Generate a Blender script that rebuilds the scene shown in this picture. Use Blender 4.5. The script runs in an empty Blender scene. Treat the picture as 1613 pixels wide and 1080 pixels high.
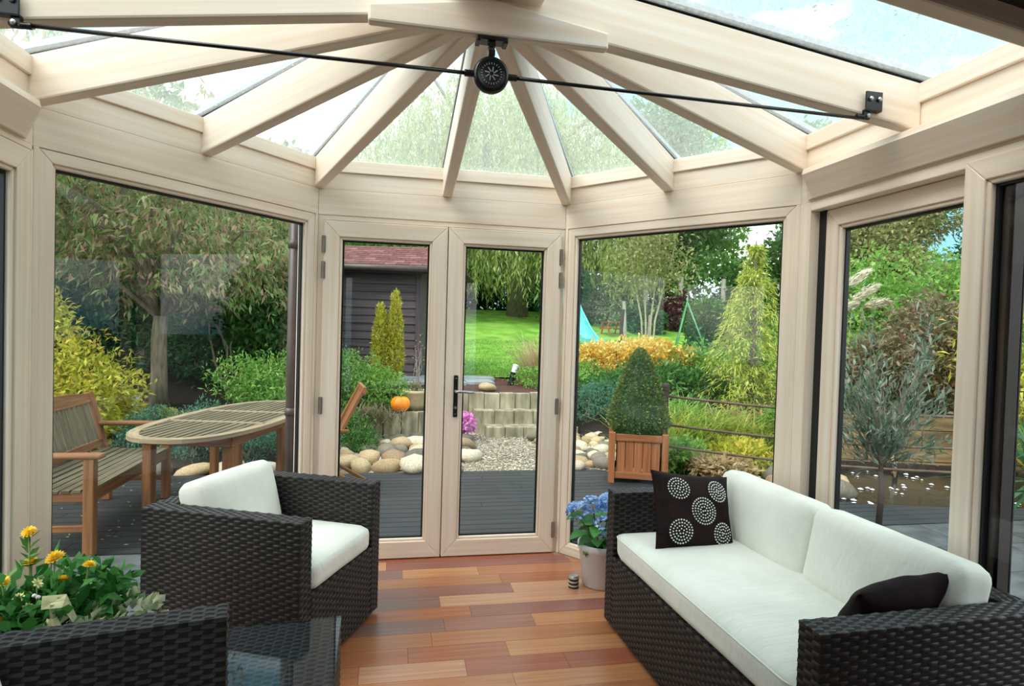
import bpy, bmesh, math, random
import numpy as np
from mathutils import Matrix, Vector, noise as mnoise

S = bpy.context.scene
COL = S.collection
PI = math.pi

# ------------------------------------------------------------------ camera
def make_camera():
    cd = bpy.data.cameras.new('camera'); co = bpy.data.objects.new('camera', cd); COL.objects.link(co)
    cd.sensor_width = 36.0; cd.lens = 36.0 * 967.82 / 1613.0; cd.clip_start = 0.05; cd.clip_end = 500
    yaw, pitch, roll = 0.1934, -0.0236, 0.0292
    f = Vector((math.sin(yaw) * math.cos(pitch), math.cos(yaw) * math.cos(pitch), math.sin(pitch)))
    r = Vector((math.cos(yaw), -math.sin(yaw), 0)); u = r.cross(f)
    c, s = math.cos(roll), math.sin(roll)
    r2, u2 = r * c + u * s, u * c - r * s
    m = Matrix((r2, u2, -f)).transposed().to_4x4(); m.translation = (0, 0, 1.4647)
    co.matrix_world = m
    S.camera = co
make_camera()

# ------------------------------------------------------------------ world, sun, exposure
def make_world():
    w = bpy.data.worlds.new('overcast_sky'); S.world = w; w.use_nodes = True
    nt = w.node_tree; nt.nodes.clear(); N = nt.nodes.new; L = nt.links.new
    out = N('ShaderNodeOutputWorld'); bg = N('ShaderNodeBackground'); bg.inputs[1].default_value = SKY
    tc = N('ShaderNodeTexCoord'); mp = N('ShaderNodeMapping'); mp.inputs['Scale'].default_value = (1, 1, 2.0); mp.inputs['Location'].default_value = (0, 0, 0)
    nz = N('ShaderNodeTexNoise'); nz.inputs['Scale'].default_value = 2.1; nz.inputs['Detail'].default_value = 5; nz.inputs['Roughness'].default_value = .55
    rp = N('ShaderNodeValToRGB'); e = rp.color_ramp.elements
    e[0].position = .445; e[0].color = (.13, .30, .37, 1)
    e[1].position = .58; e[1].color = (1.0, 1.0, .99, 1)
    L(tc.outputs['Generated'], mp.inputs[0]); L(mp.outputs[0], nz.inputs['Vector'])
    L(nz.outputs[0], rp.inputs[0]); L(rp.outputs[0], bg.inputs[0]); L(bg.outputs[0], out.inputs[0])
SKY = 2.15
make_world()
sd = bpy.data.lights.new('sun', 'SUN'); sd.energy = 2.0; sd.angle = math.radians(40); sd.color = (1, .97, .9)
so = bpy.data.objects.new('sun', sd); COL.objects.link(so); so.location = (0, 0, 12)
so.rotation_euler = (math.radians(38), 0, math.radians(-60))
vs = S.view_settings
vs.view_transform = 'Standard'; vs.look = 'None'; vs.gamma = 1; vs.use_curve_mapping = False; vs.exposure = 0.62
S.cycles.max_bounces = 10; S.cycles.transparent_max_bounces = 24; S.cycles.diffuse_bounces = 4; S.cycles.glossy_bounces = 4
S.cycles.use_denoising = True

# ------------------------------------------------------------------ materials
MATS = {}
def srgb(h):
    h = h.lstrip('#'); v = [int(h[i:i + 2], 16) / 255 for i in (0, 2, 4)]
    return tuple(x / 12.92 if x <= .04045 else ((x + .055) / 1.055) ** 2.4 for x in v) + (1,)
def mat(name, c1, c2=None, rough=.6, scale=(8, 8, 8), bump=0.0, bscale=None, metal=0.0, spec=.5, coord='Object', rand=None, detail=4, lo=.35, hi=.65, dist=.004, rv=0.0):
    """principled with a noise mix of two colours; rand = list of colours chosen per object"""
    m = bpy.data.materials.new(name); m.use_nodes = True; nt = m.node_tree
    N = nt.nodes.new; L = nt.links.new; b = nt.nodes['Principled BSDF']
    b.inputs['Roughness'].default_value = rough; b.inputs['Metallic'].default_value = metal; b.inputs['Specular IOR Level'].default_value = spec
    c1 = srgb(c1); c2 = srgb(c2) if c2 else c1
    tc = N('ShaderNodeTexCoord'); oi = N('ShaderNodeObjectInfo')
    mp = N('ShaderNodeMapping'); mp.inputs['Scale'].default_value = scale
    L(tc.outputs[coord], mp.inputs['Vector'])
    mul = N('ShaderNodeMath'); mul.operation = 'MULTIPLY'; mul.inputs[1].default_value = 57.0; L(oi.outputs['Random'], mul.inputs[0])
    cmb = N('ShaderNodeCombineXYZ'); L(mul.outputs[0], cmb.inputs[0]); L(mul.outputs[0], cmb.inputs[1]); L(cmb.outputs[0], mp.inputs['Location'])
    nz = N('ShaderNodeTexNoise'); nz.inputs['Scale'].default_value = 1; nz.inputs['Detail'].default_value = detail; L(mp.outputs[0], nz.inputs['Vector'])
    rp = N('ShaderNodeValToRGB'); e = rp.color_ramp.elements
    e[0].position = lo; e[0].color = c1; e[1].position = hi; e[1].color = c2
    L(nz.outputs[0], rp.inputs[0]); colour = rp.outputs[0]
    if rand:
        r2 = N('ShaderNodeValToRGB'); el = r2.color_ramp.elements; r2.color_ramp.interpolation = 'CONSTANT'
        while len(el) < len(rand): el.new(.5)
        for i, h in enumerate(rand): el[i].position = i / len(rand); el[i].color = srgb(h)
        L(oi.outputs['Random'], r2.inputs[0])
        mx = N('ShaderNodeMix'); mx.data_type = 'RGBA'; mx.blend_type = 'MULTIPLY'; mx.inputs[0].default_value = 1
        L(r2.outputs[0], mx.inputs[6]); L(colour, mx.inputs[7]); colour = mx.outputs[2]
    if rv:
        hs = N('ShaderNodeHueSaturation'); mr = N('ShaderNodeMapRange'); mr.inputs[3].default_value = 1 - rv; mr.inputs[4].default_value = 1 + rv
        L(oi.outputs['Random'], mr.inputs[0]); L(mr.outputs[0], hs.inputs['Value']); L(colour, hs.inputs['Color']); colour = hs.outputs[0]
    L(colour, b.inputs['Base Color'])
    if bump:
        src = nz
        if bscale:
            mp2 = N('ShaderNodeMapping'); mp2.inputs['Scale'].default_value = bscale; L(tc.outputs[coord], mp2.inputs[0])
            src = N('ShaderNodeTexNoise'); src.inputs['Scale'].default_value = 1; src.inputs['Detail'].default_value = 5; L(mp2.outputs[0], src.inputs['Vector'])
        bp = N('ShaderNodeBump'); bp.inputs['Strength'].default_value = bump; bp.inputs['Distance'].default_value = dist
        L(src.outputs[0], bp.inputs['Height']); L(bp.outputs[0], b.inputs['Normal'])
    MATS[name] = m
    return m
def leafmat(name, cols, rough=.5, trans=.35, spec=.35):
    """leaf material: each leaf its own colour, some light passing through"""
    m = bpy.data.materials.new(name); m.use_nodes = True; nt = m.node_tree
    N = nt.nodes.new; L = nt.links.new; b = nt.nodes['Principled BSDF']; out = nt.nodes['Material Output']
    g = N('ShaderNodeNewGeometry'); rp = N('ShaderNodeValToRGB'); el = rp.color_ramp.elements
    while len(el) < len(cols): el.new(.5)
    for i, h in enumerate(cols): el[i].position = i / max(1, len(cols) - 1); el[i].color = srgb(h)
    L(g.outputs['Random Per Island'], rp.inputs[0]); L(rp.outputs[0], b.inputs['Base Color'])
    b.inputs['Roughness'].default_value = rough; b.inputs['Specular IOR Level'].default_value = spec
    t = N('ShaderNodeBsdfTranslucent'); L(rp.outputs[0], t.inputs[0])
    mx = N('ShaderNodeMixShader'); mx.inputs[0].default_value = trans
    L(b.outputs[0], mx.inputs[1]); L(t.outputs[0], mx.inputs[2]); L(mx.outputs[0], out.inputs[0])
    MATS[name] = m
    return m
def glassmat(name, tint=(1, 1, 1, 1), refl=1.0, milk=0.0):
    """thin glazing: clear pass-through plus a mirror share that grows at grazing angles"""
    m = bpy.data.materials.new(name); m.use_nodes = True; nt = m.node_tree; nt.nodes.clear()
    N = nt.nodes.new; L = nt.links.new
    out = N('ShaderNodeOutputMaterial'); tr = N('ShaderNodeBsdfTransparent'); tr.inputs[0].default_value = tint
    gl = N('ShaderNodeBsdfGlossy'); gl.inputs['Roughness'].default_value = 0.0
    lw = N('ShaderNodeLayerWeight'); lw.inputs[0].default_value = .5
    pw = N('ShaderNodeMath'); pw.operation = 'POWER'; pw.inputs[1].default_value = 5; L(lw.outputs['Facing'], pw.inputs[0])
    ma = N('ShaderNodeMath'); ma.operation = 'MULTIPLY_ADD'; ma.inputs[1].default_value = .9 * refl; ma.inputs[2].default_value = .05 * refl; L(pw.outputs[0], ma.inputs[0])
    mx = N('ShaderNodeMixShader'); L(ma.outputs[0], mx.inputs[0]); L(tr.outputs[0], mx.inputs[1]); L(gl.outputs[0], mx.inputs[2])
    last = mx
    if milk:
        tc = N('ShaderNodeTexCoord'); nz = N('ShaderNodeTexNoise'); mp = N('ShaderNodeMapping'); mp.inputs['Scale'].default_value = (95, 95, 34)
        nz.inputs['Scale'].default_value = 1; nz.inputs['Detail'].default_value = 4
        L(tc.outputs['Object'], mp.inputs[0]); L(mp.outputs[0], nz.inputs['Vector'])
        mr = N('ShaderNodeMapRange'); mr.inputs[1].default_value = .45; mr.inputs[2].default_value = .75; mr.inputs[3].default_value = milk * .7; mr.inputs[4].default_value = milk * 1.7
        L(nz.outputs[0], mr.inputs[0])
        tl = N('ShaderNodeBsdfTranslucent'); tl.inputs[0].default_value = (1, .98, .88, 1)
        m2 = N('ShaderNodeMixShader'); L(mr.outputs[0], m2.inputs[0]); L(mx.outputs[0], m2.inputs[1]); L(tl.outputs[0], m2.inputs[2]); last = m2
    L(last.outputs[0], out.inputs[0])
    MATS[name] = m
    return m

mat('pale_wood', '#ecd6be', '#f6e9da', rough=.45, scale=(1.2, 38, 1), coord='UV', bump=.05, lo=.3, hi=.7, dist=.001, rv=.03)
mat('floor_wood', '#d6c6b4', '#ffffff', rough=.30, scale=(2.2, 60, 1), coord='UV', rand=['#b5704a', '#a86248', '#c08458', '#976256', '#c89474', '#b4764e', '#a06a5a', '#c68c5e', '#ac6844', '#cc9e80', '#8f685e', '#bc7c50'], bump=.05, dist=.001, lo=.25, hi=.7)
mat('deck_wood', '#1d1f22', '#35383b', rough=.6, scale=(2, 60, 1), coord='UV', bump=.5, bscale=(1, 110, 1), dist=.004, rv=.18)
mat('teak', '#734a2a', '#96653b', rough=.6, scale=(2, 50, 1), coord='UV', bump=.2, dist=.002, rv=.1)
mat('teak_grey', '#534b38', '#7b7056', rough=.7, scale=(2, 50, 1), coord='UV', bump=.25, dist=.002, rv=.12)
mat('teak_rim', '#85735a', '#a69478', rough=.65, scale=(2, 50, 1), coord='UV', bump=.2, dist=.002, rv=.06)
mat('teak_dark', '#6e4428', '#94603a', rough=.6, scale=(2, 50, 1), coord='UV', bump=.2, dist=.002, rv=.08)
mat('shed_wood', '#4a4346', '#665658', rough=.7, scale=(1.2, 30, 1), coord='UV', bump=.3, dist=.003, rv=.16)
mat('sleeper_wood', '#6a553c', '#9a8058', rough=.8, scale=(2, 16, 1), coord='UV', bump=.4, dist=.006, rv=.15)
mat('shingle', '#c9c0c0', '#ffffff', rough=.85, scale=(9, 9, 9), rand=['#7c4a48', '#8a5652', '#74443f', '#93605c', '#6c3f3e'], bump=.3)
mat('rattan', '#252221', '#3c3735', rough=.40, scale=(30, 30, 30), spec=.5, rv=0)
mat('rattan_core', '#0c0a09', '#14100e', rough=.8)
mat('cushion_fabric', '#e9ebe0', '#f3f4ea', rough=.85, scale=(5, 5, 5), bump=.42, bscale=(4, 30, 14), dist=.012, spec=.2)
mat('dark_fabric', '#1c1213', '#2a1c1c', rough=.75, scale=(12, 12, 12), bump=.4, bscale=(9, 22, 14), dist=.010, spec=.12)
mat('white_bead', '#eef0ea', rough=.4)
mat('black_metal', '#07080a', '#0d0e10', rough=.3, scale=(20, 20, 20), spec=.6)
mat('steel', '#9a9c9e', '#b4b6b8', rough=.28, metal=.9)
mat('hinge_metal', '#8a8078', '#a09890', rough=.4, metal=.8)
mat('alu', '#8f959c', '#a6abb2', rough=.45, scale=(3, 3, 3), spec=.5)
mat('gasket', '#0a0c10', rough=.5)
mat('white_trim', '#eef0f4', rough=.4)
mat('plaster', '#3a332d', '#48403a', rough=.9, scale=(4, 4, 4))
mat('dark_clad', '#2b211d', '#3a2d27', rough=.6, scale=(2, 30, 1), coord='UV', rv=.1)
mat('brown_pvc', '#4a3f3c', '#564a46', rough=.4)
mat('white_ceramic', '#d6d2d2', '#e4e0df', rough=.35, scale=(3, 3, 3))
mat('cream_stone', '#b9ad86', '#d8d0b0', rough=.85, scale=(7, 7, 7), bump=.2)
mat('soil', '#17100c', '#31251b', rough=.95, scale=(40, 40, 40), bump=.8, dist=.02)
mat('bark_mulch', '#3a2620', '#6a4438', rough=.95, scale=(60, 60, 60), bump=.9, dist=.02)
mat('lawn_grass', '#5c9234', '#8ab44c', rough=.9, scale=(1.6, 1.6, 1.6), bump=.3, bscale=(45, 45, 45), dist=.02, spec=.1, detail=6)
mat('slab', '#424647', '#606466', rough=.75, scale=(6, 6, 6), bump=.15, bscale=(60, 60, 60), dist=.003, rv=.09)
mat('pale_slab', '#8d9496', '#aab0b1', rough=.75, scale=(6, 6, 6), bump=.15, dist=.003, rv=.06)
mat('stone', '#c8bda8', '#efe8da', rough=.7, scale=(9, 9, 9), rand=['#dcd2be', '#c2ae8e', '#d4cec4', '#8e8a84', '#d0bea0', '#e6e2d8', '#a8927a', '#74726e', '#d6c6a6'], bump=.1)
mat('gravel', '#a59a86', '#e0d8c6', rough=.85, scale=(70, 70, 70), lo=.3, hi=.7)
mat('concrete_log', '#77705a', '#b3ab92', rough=.9, scale=(9, 9, 2.5), bump=.35, dist=.006, rv=.15)
mat('bark', '#6b6152', '#948a76', rough=.9, scale=(18, 18, 4), bump=.6, dist=.01)
mat('bark_pale', '#a79a7e', '#c9bd9e', rough=.85, scale=(12, 12, 30), bump=.3, dist=.006)
mat('stem_green', '#5a7a3a', '#7a9a4c', rough=.6)
mat('pumpkin_skin', '#ef7d0a', '#ff9a1e', rough=.4, scale=(6, 6, 6))
mat('slide_plastic', '#4fb7b4', '#6ccbc6', rough=.35)
mat('red_wood', '#a24a34', '#bb5c42', rough=.6)
mat('green_metal', '#4c8a62', '#5e9c72', rough=.4)
mat('grey_post', '#9b968c', '#b5b0a6', rough=.8, scale=(10, 10, 3))
mat('rope', '#5a4a3c', '#70604e', rough=.9)
mat('post_dark', '#3a2e2a', '#4a3c36', rough=.7, scale=(10, 10, 2))
mat('planter_wood', '#84502f', '#a4693f', rough=.55, scale=(2, 40, 1), coord='UV', bump=.15, dist=.002, rv=.1)
mat('water', '#1b1e18', '#24261c', rough=.03, scale=(2, 2, 2), bump=.25, bscale=(7, 7, 7), dist=.02, spec=.8)
mat('tin_dark', '#23262c', '#30343c', rough=.3, metal=.6)
mat('tin_cream', '#cfc4a8', rough=.35)
mat('yellow_petal', '#f4c40e', '#ffdc30', rough=.5, scale=(30, 30, 30))
mat('cream_petal', '#e2e28a', '#f0efb6', rough=.5, scale=(30, 30, 30))
mat('cream_paper', '#d3cf9c', '#e2dfb4', rough=.6, scale=(12, 12, 12))
mat('ground_cover_soil', '#26301a', '#3d4a26', rough=.95, scale=(10, 10, 10), bump=.5)
glassmat('window_glass', (.985, .98, .97, 1), refl=.4)
glassmat('roof_glass', (.97, .99, 1, 1), refl=.5, milk=.12)
glassmat('table_glass', (.82, .86, .88, 1), refl=.6)
m = mat('drop', '#ffffff', rough=.02); MATS['drop'].node_tree.nodes['Principled BSDF'].inputs['Transmission Weight'].default_value = 1
MATS['drop'].node_tree.nodes['Principled BSDF'].inputs['IOR'].default_value = 1.33
leafmat('leaf_cherry', ['#4f6c34', '#6c8a48', '#8ea666', '#b09a74', '#c09a88', '#7c9a50', '#a0b278'])
leafmat('leaf_gold', ['#a0ac34', '#ccd04c', '#e2dc60', '#b8bc40', '#dcbc5c', '#a6ba44'])
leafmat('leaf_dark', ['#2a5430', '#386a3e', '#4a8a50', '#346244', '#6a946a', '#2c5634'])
leafmat('leaf_mid', ['#35652e', '#4f823a', '#649648', '#437538', '#80ac5c'])
leafmat('leaf_bright', ['#56903a', '#78aa48', '#98c05c', '#649a40', '#aeca70'])
leafmat('leaf_willow', ['#93a858', '#aebc6c', '#c2cc86', '#84a04e', '#d2d89c'], trans=.45)
leafmat('leaf_olivegrey', ['#566a56', '#72866f', '#98a895', '#44574a', '#627560'], rough=.4)
leafmat('leaf_red', ['#7a5a4a', '#94705c', '#8c8a62', '#6f7c4c', '#b0988a', '#7f8a58', '#a08a78'])
leafmat('leaf_orange', ['#efc85a', '#f6da70', '#f0dc6e', '#dfa04a', '#f8e488', '#cec458', '#ecba54'])
leafmat('leaf_blue', ['#3c6a5c', '#4f8068', '#5c8e70', '#6a9a7c'])
leafmat('leaf_box', ['#586c3c', '#6e8648', '#889a5a', '#627646'])
leafmat('leaf_conifer', ['#a8b840', '#c6d05a', '#dbdf7c', '#8fa83c', '#b8c850'])
leafmat('leaf_reed', ['#8faa3a', '#a8bf4c', '#c4c860', '#6f9a3a', '#b09a4a', '#7fae4c'])
leafmat('leaf_tan', ['#b59a6a', '#cbb488', '#d9c8a0', '#a08a58'])
leafmat('leaf_purple', ['#4a2230', '#5e2c3a', '#3c1c28', '#6a3a44'])
leafmat('leaf_brown', ['#8a9656', '#a6a468', '#b8ac78', '#7f9454', '#9aaa68'])
leafmat('leaf_house', ['#2c682c', '#3c8238', '#559846', '#34703a'], trans=.25)
leafmat('leaf_varieg', ['#8fa890', '#c8d0a8', '#dfe2c4', '#5f8a5c'])
leafmat('petal_blue', ['#84b2ea', '#9cc4f0', '#b8d8f6', '#7898e6', '#c8e4f8', '#dcecee'], trans=.3)
leafmat('petal_pink', ['#d87ac8', '#e89ad8', '#f2b8e6'], trans=.3)
leafmat('plume', ['#d8d0b4', '#ece6d0', '#f6f2e2'], trans=.4)
leafmat('heather', ['#8a7a5c', '#6f7a4c', '#a08c7c', '#7f8a5a'])

# ------------------------------------------------------------------ mesh helpers
class MB:
    """collects faces; every face gets a grain uv (u along the grain)"""
    def __init__(s): s.V = []; s.F = []; s.UV = []
    def face(s, pts, g=(1, 0, 0)):
        i = len(s.V); s.V += [tuple(p) for p in pts]; s.F.append(tuple(range(i, i + len(pts))))
        a = np.asarray(pts, float); g = np.asarray(g, float)
        n = np.cross(a[1] - a[0], a[2] - a[0]); v = np.cross(n, g); l = np.linalg.norm(v)
        if l < 1e-9: v = np.array((0, 0, 1.)) if abs(g[2]) < .9 else np.array((1., 0, 0)); l = 1
        v = v / l
        s.UV += [(float(p @ g), float(p @ v)) for p in a]
    def hexa(s, b, t, g=(1, 0, 0)):
        """b, t: lower and upper rings of points, counter-clockwise seen from above"""
        n = len(b)
        i = len(s.V); s.V += [tuple(p) for p in b] + [tuple(p) for p in t]
        fs = [tuple(range(n - 1, -1, -1)), tuple(range(n, 2 * n))] + [(k, (k + 1) % n, n + (k + 1) % n, n + k) for k in range(n)]
        A = np.array(s.V[i:], float); g = np.asarray(g, float)
        for f in fs:
            s.F.append(tuple(i + q for q in f)); a = A[list(f)]
            nn = np.cross(a[1] - a[0], a[2] - a[0]); v = np.cross(nn, g); l = np.linalg.norm(v)
            v = v / l if l > 1e-9 else (np.array((0, 0, 1.)) if abs(g[2]) < .9 else np.array((1., 0, 0)))
            s.UV += [(float(p @ g), float(p @ v)) for p in a]
    def box(s, c, size, R=None, g=None):
        c = np.asarray(c, float); h = np.asarray(size, float) / 2; R = np.eye(3) if R is None else np.asarray(R, float)
        q = [(-1, -1), (1, -1), (1, 1), (-1, 1)]
        b = [c + R @ (h * np.array((x, y, -1))) for x, y in q]; t = [c + R @ (h * np.array((x, y, 1))) for x, y in q]
        if g is None: g = R[:, int(np.argmax(h))]
        s.hexa(b, t, g)
        return s
    def bar(s, p, q, w, h, up=(0, 0, 1)):
        p = np.asarray(p, float); q = np.asarray(q, float); d = q - p; l = np.linalg.norm(d); d = d / l
        y = np.cross(up, d); y = y / np.linalg.norm(y); z = np.cross(d, y)
        s.box((p + q) / 2, (l, w, h), np.array((d, y, z)).T, d)
        return s
    def tube(s, path, r, seg=10, caps=True):
        P = [np.asarray(p, float) for p in path]; n = len(P); rr = r if hasattr(r, '__len__') else [r] * n
        base = len(s.V); prev = None
        for k in range(n):
            d = P[min(k + 1, n - 1)] - P[max(k - 1, 0)]; d = d / (np.linalg.norm(d) + 1e-12)
            if prev is None:
                a = np.cross(d, (0, 0, 1.)); 
                if np.linalg.norm(a) < .05: a = np.cross(d, (1., 0, 0))
            else: a = prev - d * (prev @ d)
            a = a / np.linalg.norm(a); prev = a; b = np.cross(d, a)
            for j in range(seg):
                t = 2 * PI * j / seg; s.V.append(tuple(P[k] + rr[k] * (math.cos(t) * a + math.sin(t) * b)))
        for k in range(n - 1):
            for j in range(seg):
                j2 = (j + 1) % seg
                s.F.append((base + k * seg + j, base + k * seg + j2, base + (k + 1) * seg + j2, base + (k + 1) * seg + j)); s.UV += [(k, j)] * 4
        if caps:
            s.F.append(tuple(base + j for j in range(seg - 1, -1, -1))); s.UV += [(0, 0)] * seg
            s.F.append(tuple(base + (n - 1) * seg + j for j in range(seg))); s.UV += [(0, 0)] * seg
        return s
    def lathe(s, prof, seg=28, c=(0, 0, 0), axis=None):
        """prof: (radius, height) pairs; axis: 3x3 whose third column is the turning axis"""
        R = np.eye(3) if axis is None else np.asarray(axis, float); c = np.asarray(c, float); b = len(s.V)
        for r, z in prof:
            for j in range(seg):
                t = 2 * PI * j / seg; s.V.append(tuple(c + R @ np.array((r * math.cos(t), r * math.sin(t), z))))
        for k in range(len(prof) - 1):
            for j in range(seg):
                j2 = (j + 1) % seg
                s.F.append((b + k * seg + j, b + k * seg + j2, b + (k + 1) * seg + j2, b + (k + 1) * seg + j)); s.UV += [(0, 0)] * 4
        return s
    def mesh(s, name):
        me = bpy.data.meshes.new(name); me.from_pydata(s.V, [], s.F)
        uv = me.uv_layers.new(name='UVMap'); uv.data.foreach_set('uv', np.asarray(s.UV, 'f').ravel())
        return me
def npmesh(name, V, F):
    """fast mesh from arrays, F (m,k)"""
    V = np.asarray(V, 'f').reshape(-1, 3); F = np.asarray(F, 'i'); m, k = F.shape
    me = bpy.data.meshes.new(name)
    me.vertices.add(len(V)); me.vertices.foreach_set('co', V.ravel())
    me.loops.add(m * k); me.loops.foreach_set('vertex_index', F.ravel())
    me.polygons.add(m); me.polygons.foreach_set('loop_start', np.arange(0, m * k, k, dtype='i'))
    me.update(calc_edges=True); me.validate()
    return me
def part(name, geo, material, parent=None, bevel=0, smooth=False, kind=None, label=None, loc=None, rot=None, seg=2):
    me = geo.mesh(name) if isinstance(geo, MB) else geo
    if not me.materials: me.materials.append(MATS[material] if isinstance(material, str) else material)
    if smooth: me.polygons.foreach_set('use_smooth', np.ones(len(me.polygons), dtype=bool))
    o = bpy.data.objects.new(name, me); COL.objects.link(o)
    if parent is not None: o.parent = parent
    if loc is not None: o.location = loc
    if rot is not None: o.rotation_euler = rot
    if bevel:
        b = o.modifiers.new('bevel', 'BEVEL'); b.width = bevel; b.segments = seg; b.limit_method = 'ANGLE'; b.angle_limit = .6
    if kind: o['kind'] = kind
    if label: o['label'] = label
    return o
def root(name, label=None, cat=None, loc=(0, 0, 0), rz=0, group=None, kind=None):
    o = bpy.data.objects.new(name, None); COL.objects.link(o); o.location = loc; o.rotation_euler = (0, 0, rz); o.empty_display_size = .1
    return tag(o, label, cat, group, kind)
def tag(o, label=None, cat=None, group=None, kind=None):
    if label: o['label'] = label
    if cat: o['category'] = cat
    if group: o['group'] = group
    if kind: o['kind'] = kind
    return o
def copy_tree(o, loc=None, rz=None, label=None, group=None, parent=None):
    c = o.copy(); COL.objects.link(c)
    if parent is not None: c.parent = parent
    if loc is not None: c.location = loc
    if rz is not None: c.rotation_euler[2] = rz
    if label: c['label'] = label
    if group: c['group'] = group
    for ch in list(o.children): copy_tree(ch, parent=c)
    return c
# ------------------------------------------------------------------ foliage helpers (numpy)
def unit(a): return a / (np.linalg.norm(a, axis=-1, keepdims=True) + 1e-9)
def leaves(P, D, L, W, seed=0, fold=.15, tilt=.6):
    """diamond leaves at P pointing along D"""
    g = np.random.default_rng(seed); n = len(P); D = unit(D)
    up = unit(np.array((0, 0, 1.)) + tilt * g.normal(size=(n, 3)))
    s = unit(np.cross(D, up)); nn = np.cross(s, D)
    L = (np.asarray(L) * g.uniform(.7, 1.25, n))[:, None]; W = (np.asarray(W) * g.uniform(.8, 1.2, n))[:, None]
    a = P; b = P + D * L * .45 + s * W * .5 + nn * L * fold; c = P + D * L; d = P + D * L * .45 - s * W * .5 + nn * L * fold
    V = np.stack((a, b, c, d), 1).reshape(-1, 3); F = np.arange(4 * n).reshape(-1, 4)
    return V, F
def merge(*vf):
    V = []; F = []; o = 0
    for v, f in vf: V.append(v); F.append(f + o); o += len(v)
    return np.concatenate(V), np.concatenate(F)
def blob(n, lobes, seed=0, shell=.55, lump=.22):
    """points through a union of ellipsoids (centre, radii): positions and outward directions"""
    g = np.random.default_rng(seed); w = np.array([(r[0] * r[1] * r[2]) ** (2 / 3) for _, r in lobes]); w = w / w.sum()
    Ps, Ds = [], []
    for (c, r), k in zip(lobes, w):
        m = max(8, int(n * k)); d = unit(g.normal(size=(m, 3)))
        ph = g.uniform(0, 6, 6)
        b = 1 + lump * (np.sin(d[:, 0] * 5 + ph[0]) * np.sin(d[:, 1] * 5 + ph[1]) + .6 * np.sin(d[:, 2] * 9 + ph[2]) * np.sin(d[:, 0] * 9 + ph[3]) + .5 * np.sin(d[:, 1] * 14 + ph[4]) * np.sin(d[:, 2] * 13 + ph[5]))
        q = (shell + (1 - shell) * g.uniform(0, 1, m) ** .6) * b
        Ps.append(np.array(c) + d * np.array(r) * q[:, None]); Ds.append(unit(d / np.array(r)))
    return np.concatenate(Ps), np.concatenate(Ds)
def bush_mesh(name, n, lobes, L, W, seed=0, out=.8, droop=0., rnd=.7, shell=.55, lump=.22, zmin=None, tilt=.6, fold=.15):
    P, D = blob(n, lobes, seed, shell, lump)
    if zmin is not None: k = P[:, 2] > zmin; P, D = P[k], D[k]
    g = np.random.default_rng(seed + 5)
    d = unit(D * out + g.normal(size=P.shape) * rnd + np.array((0, 0, -droop)))
    return npmesh(name, *leaves(P, d, L, W, seed + 9, fold, tilt))
def blade_arrays(B, D, L, W, seed=0, droop=.5, seg=4):
    """arching grass blades: base points, start directions"""
    g = np.random.default_rng(seed); n = len(B); D = unit(D); L = np.asarray(L) * g.uniform(.65, 1.15, n); W = np.asarray(W) * g.uniform(.7, 1.2, n)
    h = unit(np.cross(D, np.array((0, 0, 1.))) + 1e-4); out = unit(D * np.array((1, 1, 0)) + 1e-4 * g.normal(size=(n, 3)))
    t = np.linspace(0, 1, seg + 1); V = []
    for x in t:
        p = B + D * (L * x)[:, None] + (out * .5 - np.array((0, 0, .8))) * (L * droop * x * x)[:, None]
        w = (W * (1 - x ** 1.5) * .5 + .0006)[:, None]
        V.append(np.stack((p - h * w, p + h * w), 1))
    V = np.stack(V, 1).reshape(n, -1, 3)                    # n, (seg+1)*2, 3
    k = (seg + 1) * 2; f = np.array([[2 * i, 2 * i + 1, 2 * i + 3, 2 * i + 2] for i in range(seg)])
    F = (np.arange(n)[:, None, None] * k + f[None]).reshape(-1, 4)
    return V.reshape(-1, 3), F
def branch_mb(tips, base, r0, seed=0, mb=None, segs=5, sag=.0, start=None):
    """branches from base to each tip as tapering tubes"""
    g = random.Random(seed); mb = mb or MB()
    for t in tips:
        b = np.array(base if start is None else start(g), float); t = np.array(t, float); pts = []; rs = []
        for i in range(segs + 1):
            x = i / segs; p = b + (t - b) * x; p = p + np.array((g.uniform(-1, 1), g.uniform(-1, 1), g.uniform(-.5, 1))) * .06 * np.linalg.norm(t - b) * math.sin(PI * x); p[2] += sag * math.sin(PI * x)
            pts.append(p); rs.append(r0 * (1 - .85 * x))
        mb.tube(pts, rs, 6)
    return mb
def bush(name, label, loc, lobes, n, L, W, material, seed, stems=5, group=None, cat='shrub', stem_r=.018, stem_mat='bark', **kw):
    """a shrub thing: foliage (stuff) and stems, built around its base"""
    t = root(name, label, cat, loc, group=group)
    part('foliage', bush_mesh(name + '_foliage', n, lobes, L, W, seed, **kw), material, t, kind='stuff')
    g = random.Random(seed); tips = []
    for i in range(stems):
        c, r = lobes[i % len(lobes)]; tips.append((c[0] + g.uniform(-.5, .5) * r[0], c[1] + g.uniform(-.5, .5) * r[1], c[2] + g.uniform(0, .5) * r[2]))
    part('stems' if stems > 1 else 'stem', branch_mb(tips, (0, 0, -.05), stem_r, seed, start=lambda q: (q.uniform(-.06, .06), q.uniform(-.06, .06), -.06)), stem_mat, t, smooth=True)
    return t
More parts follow.
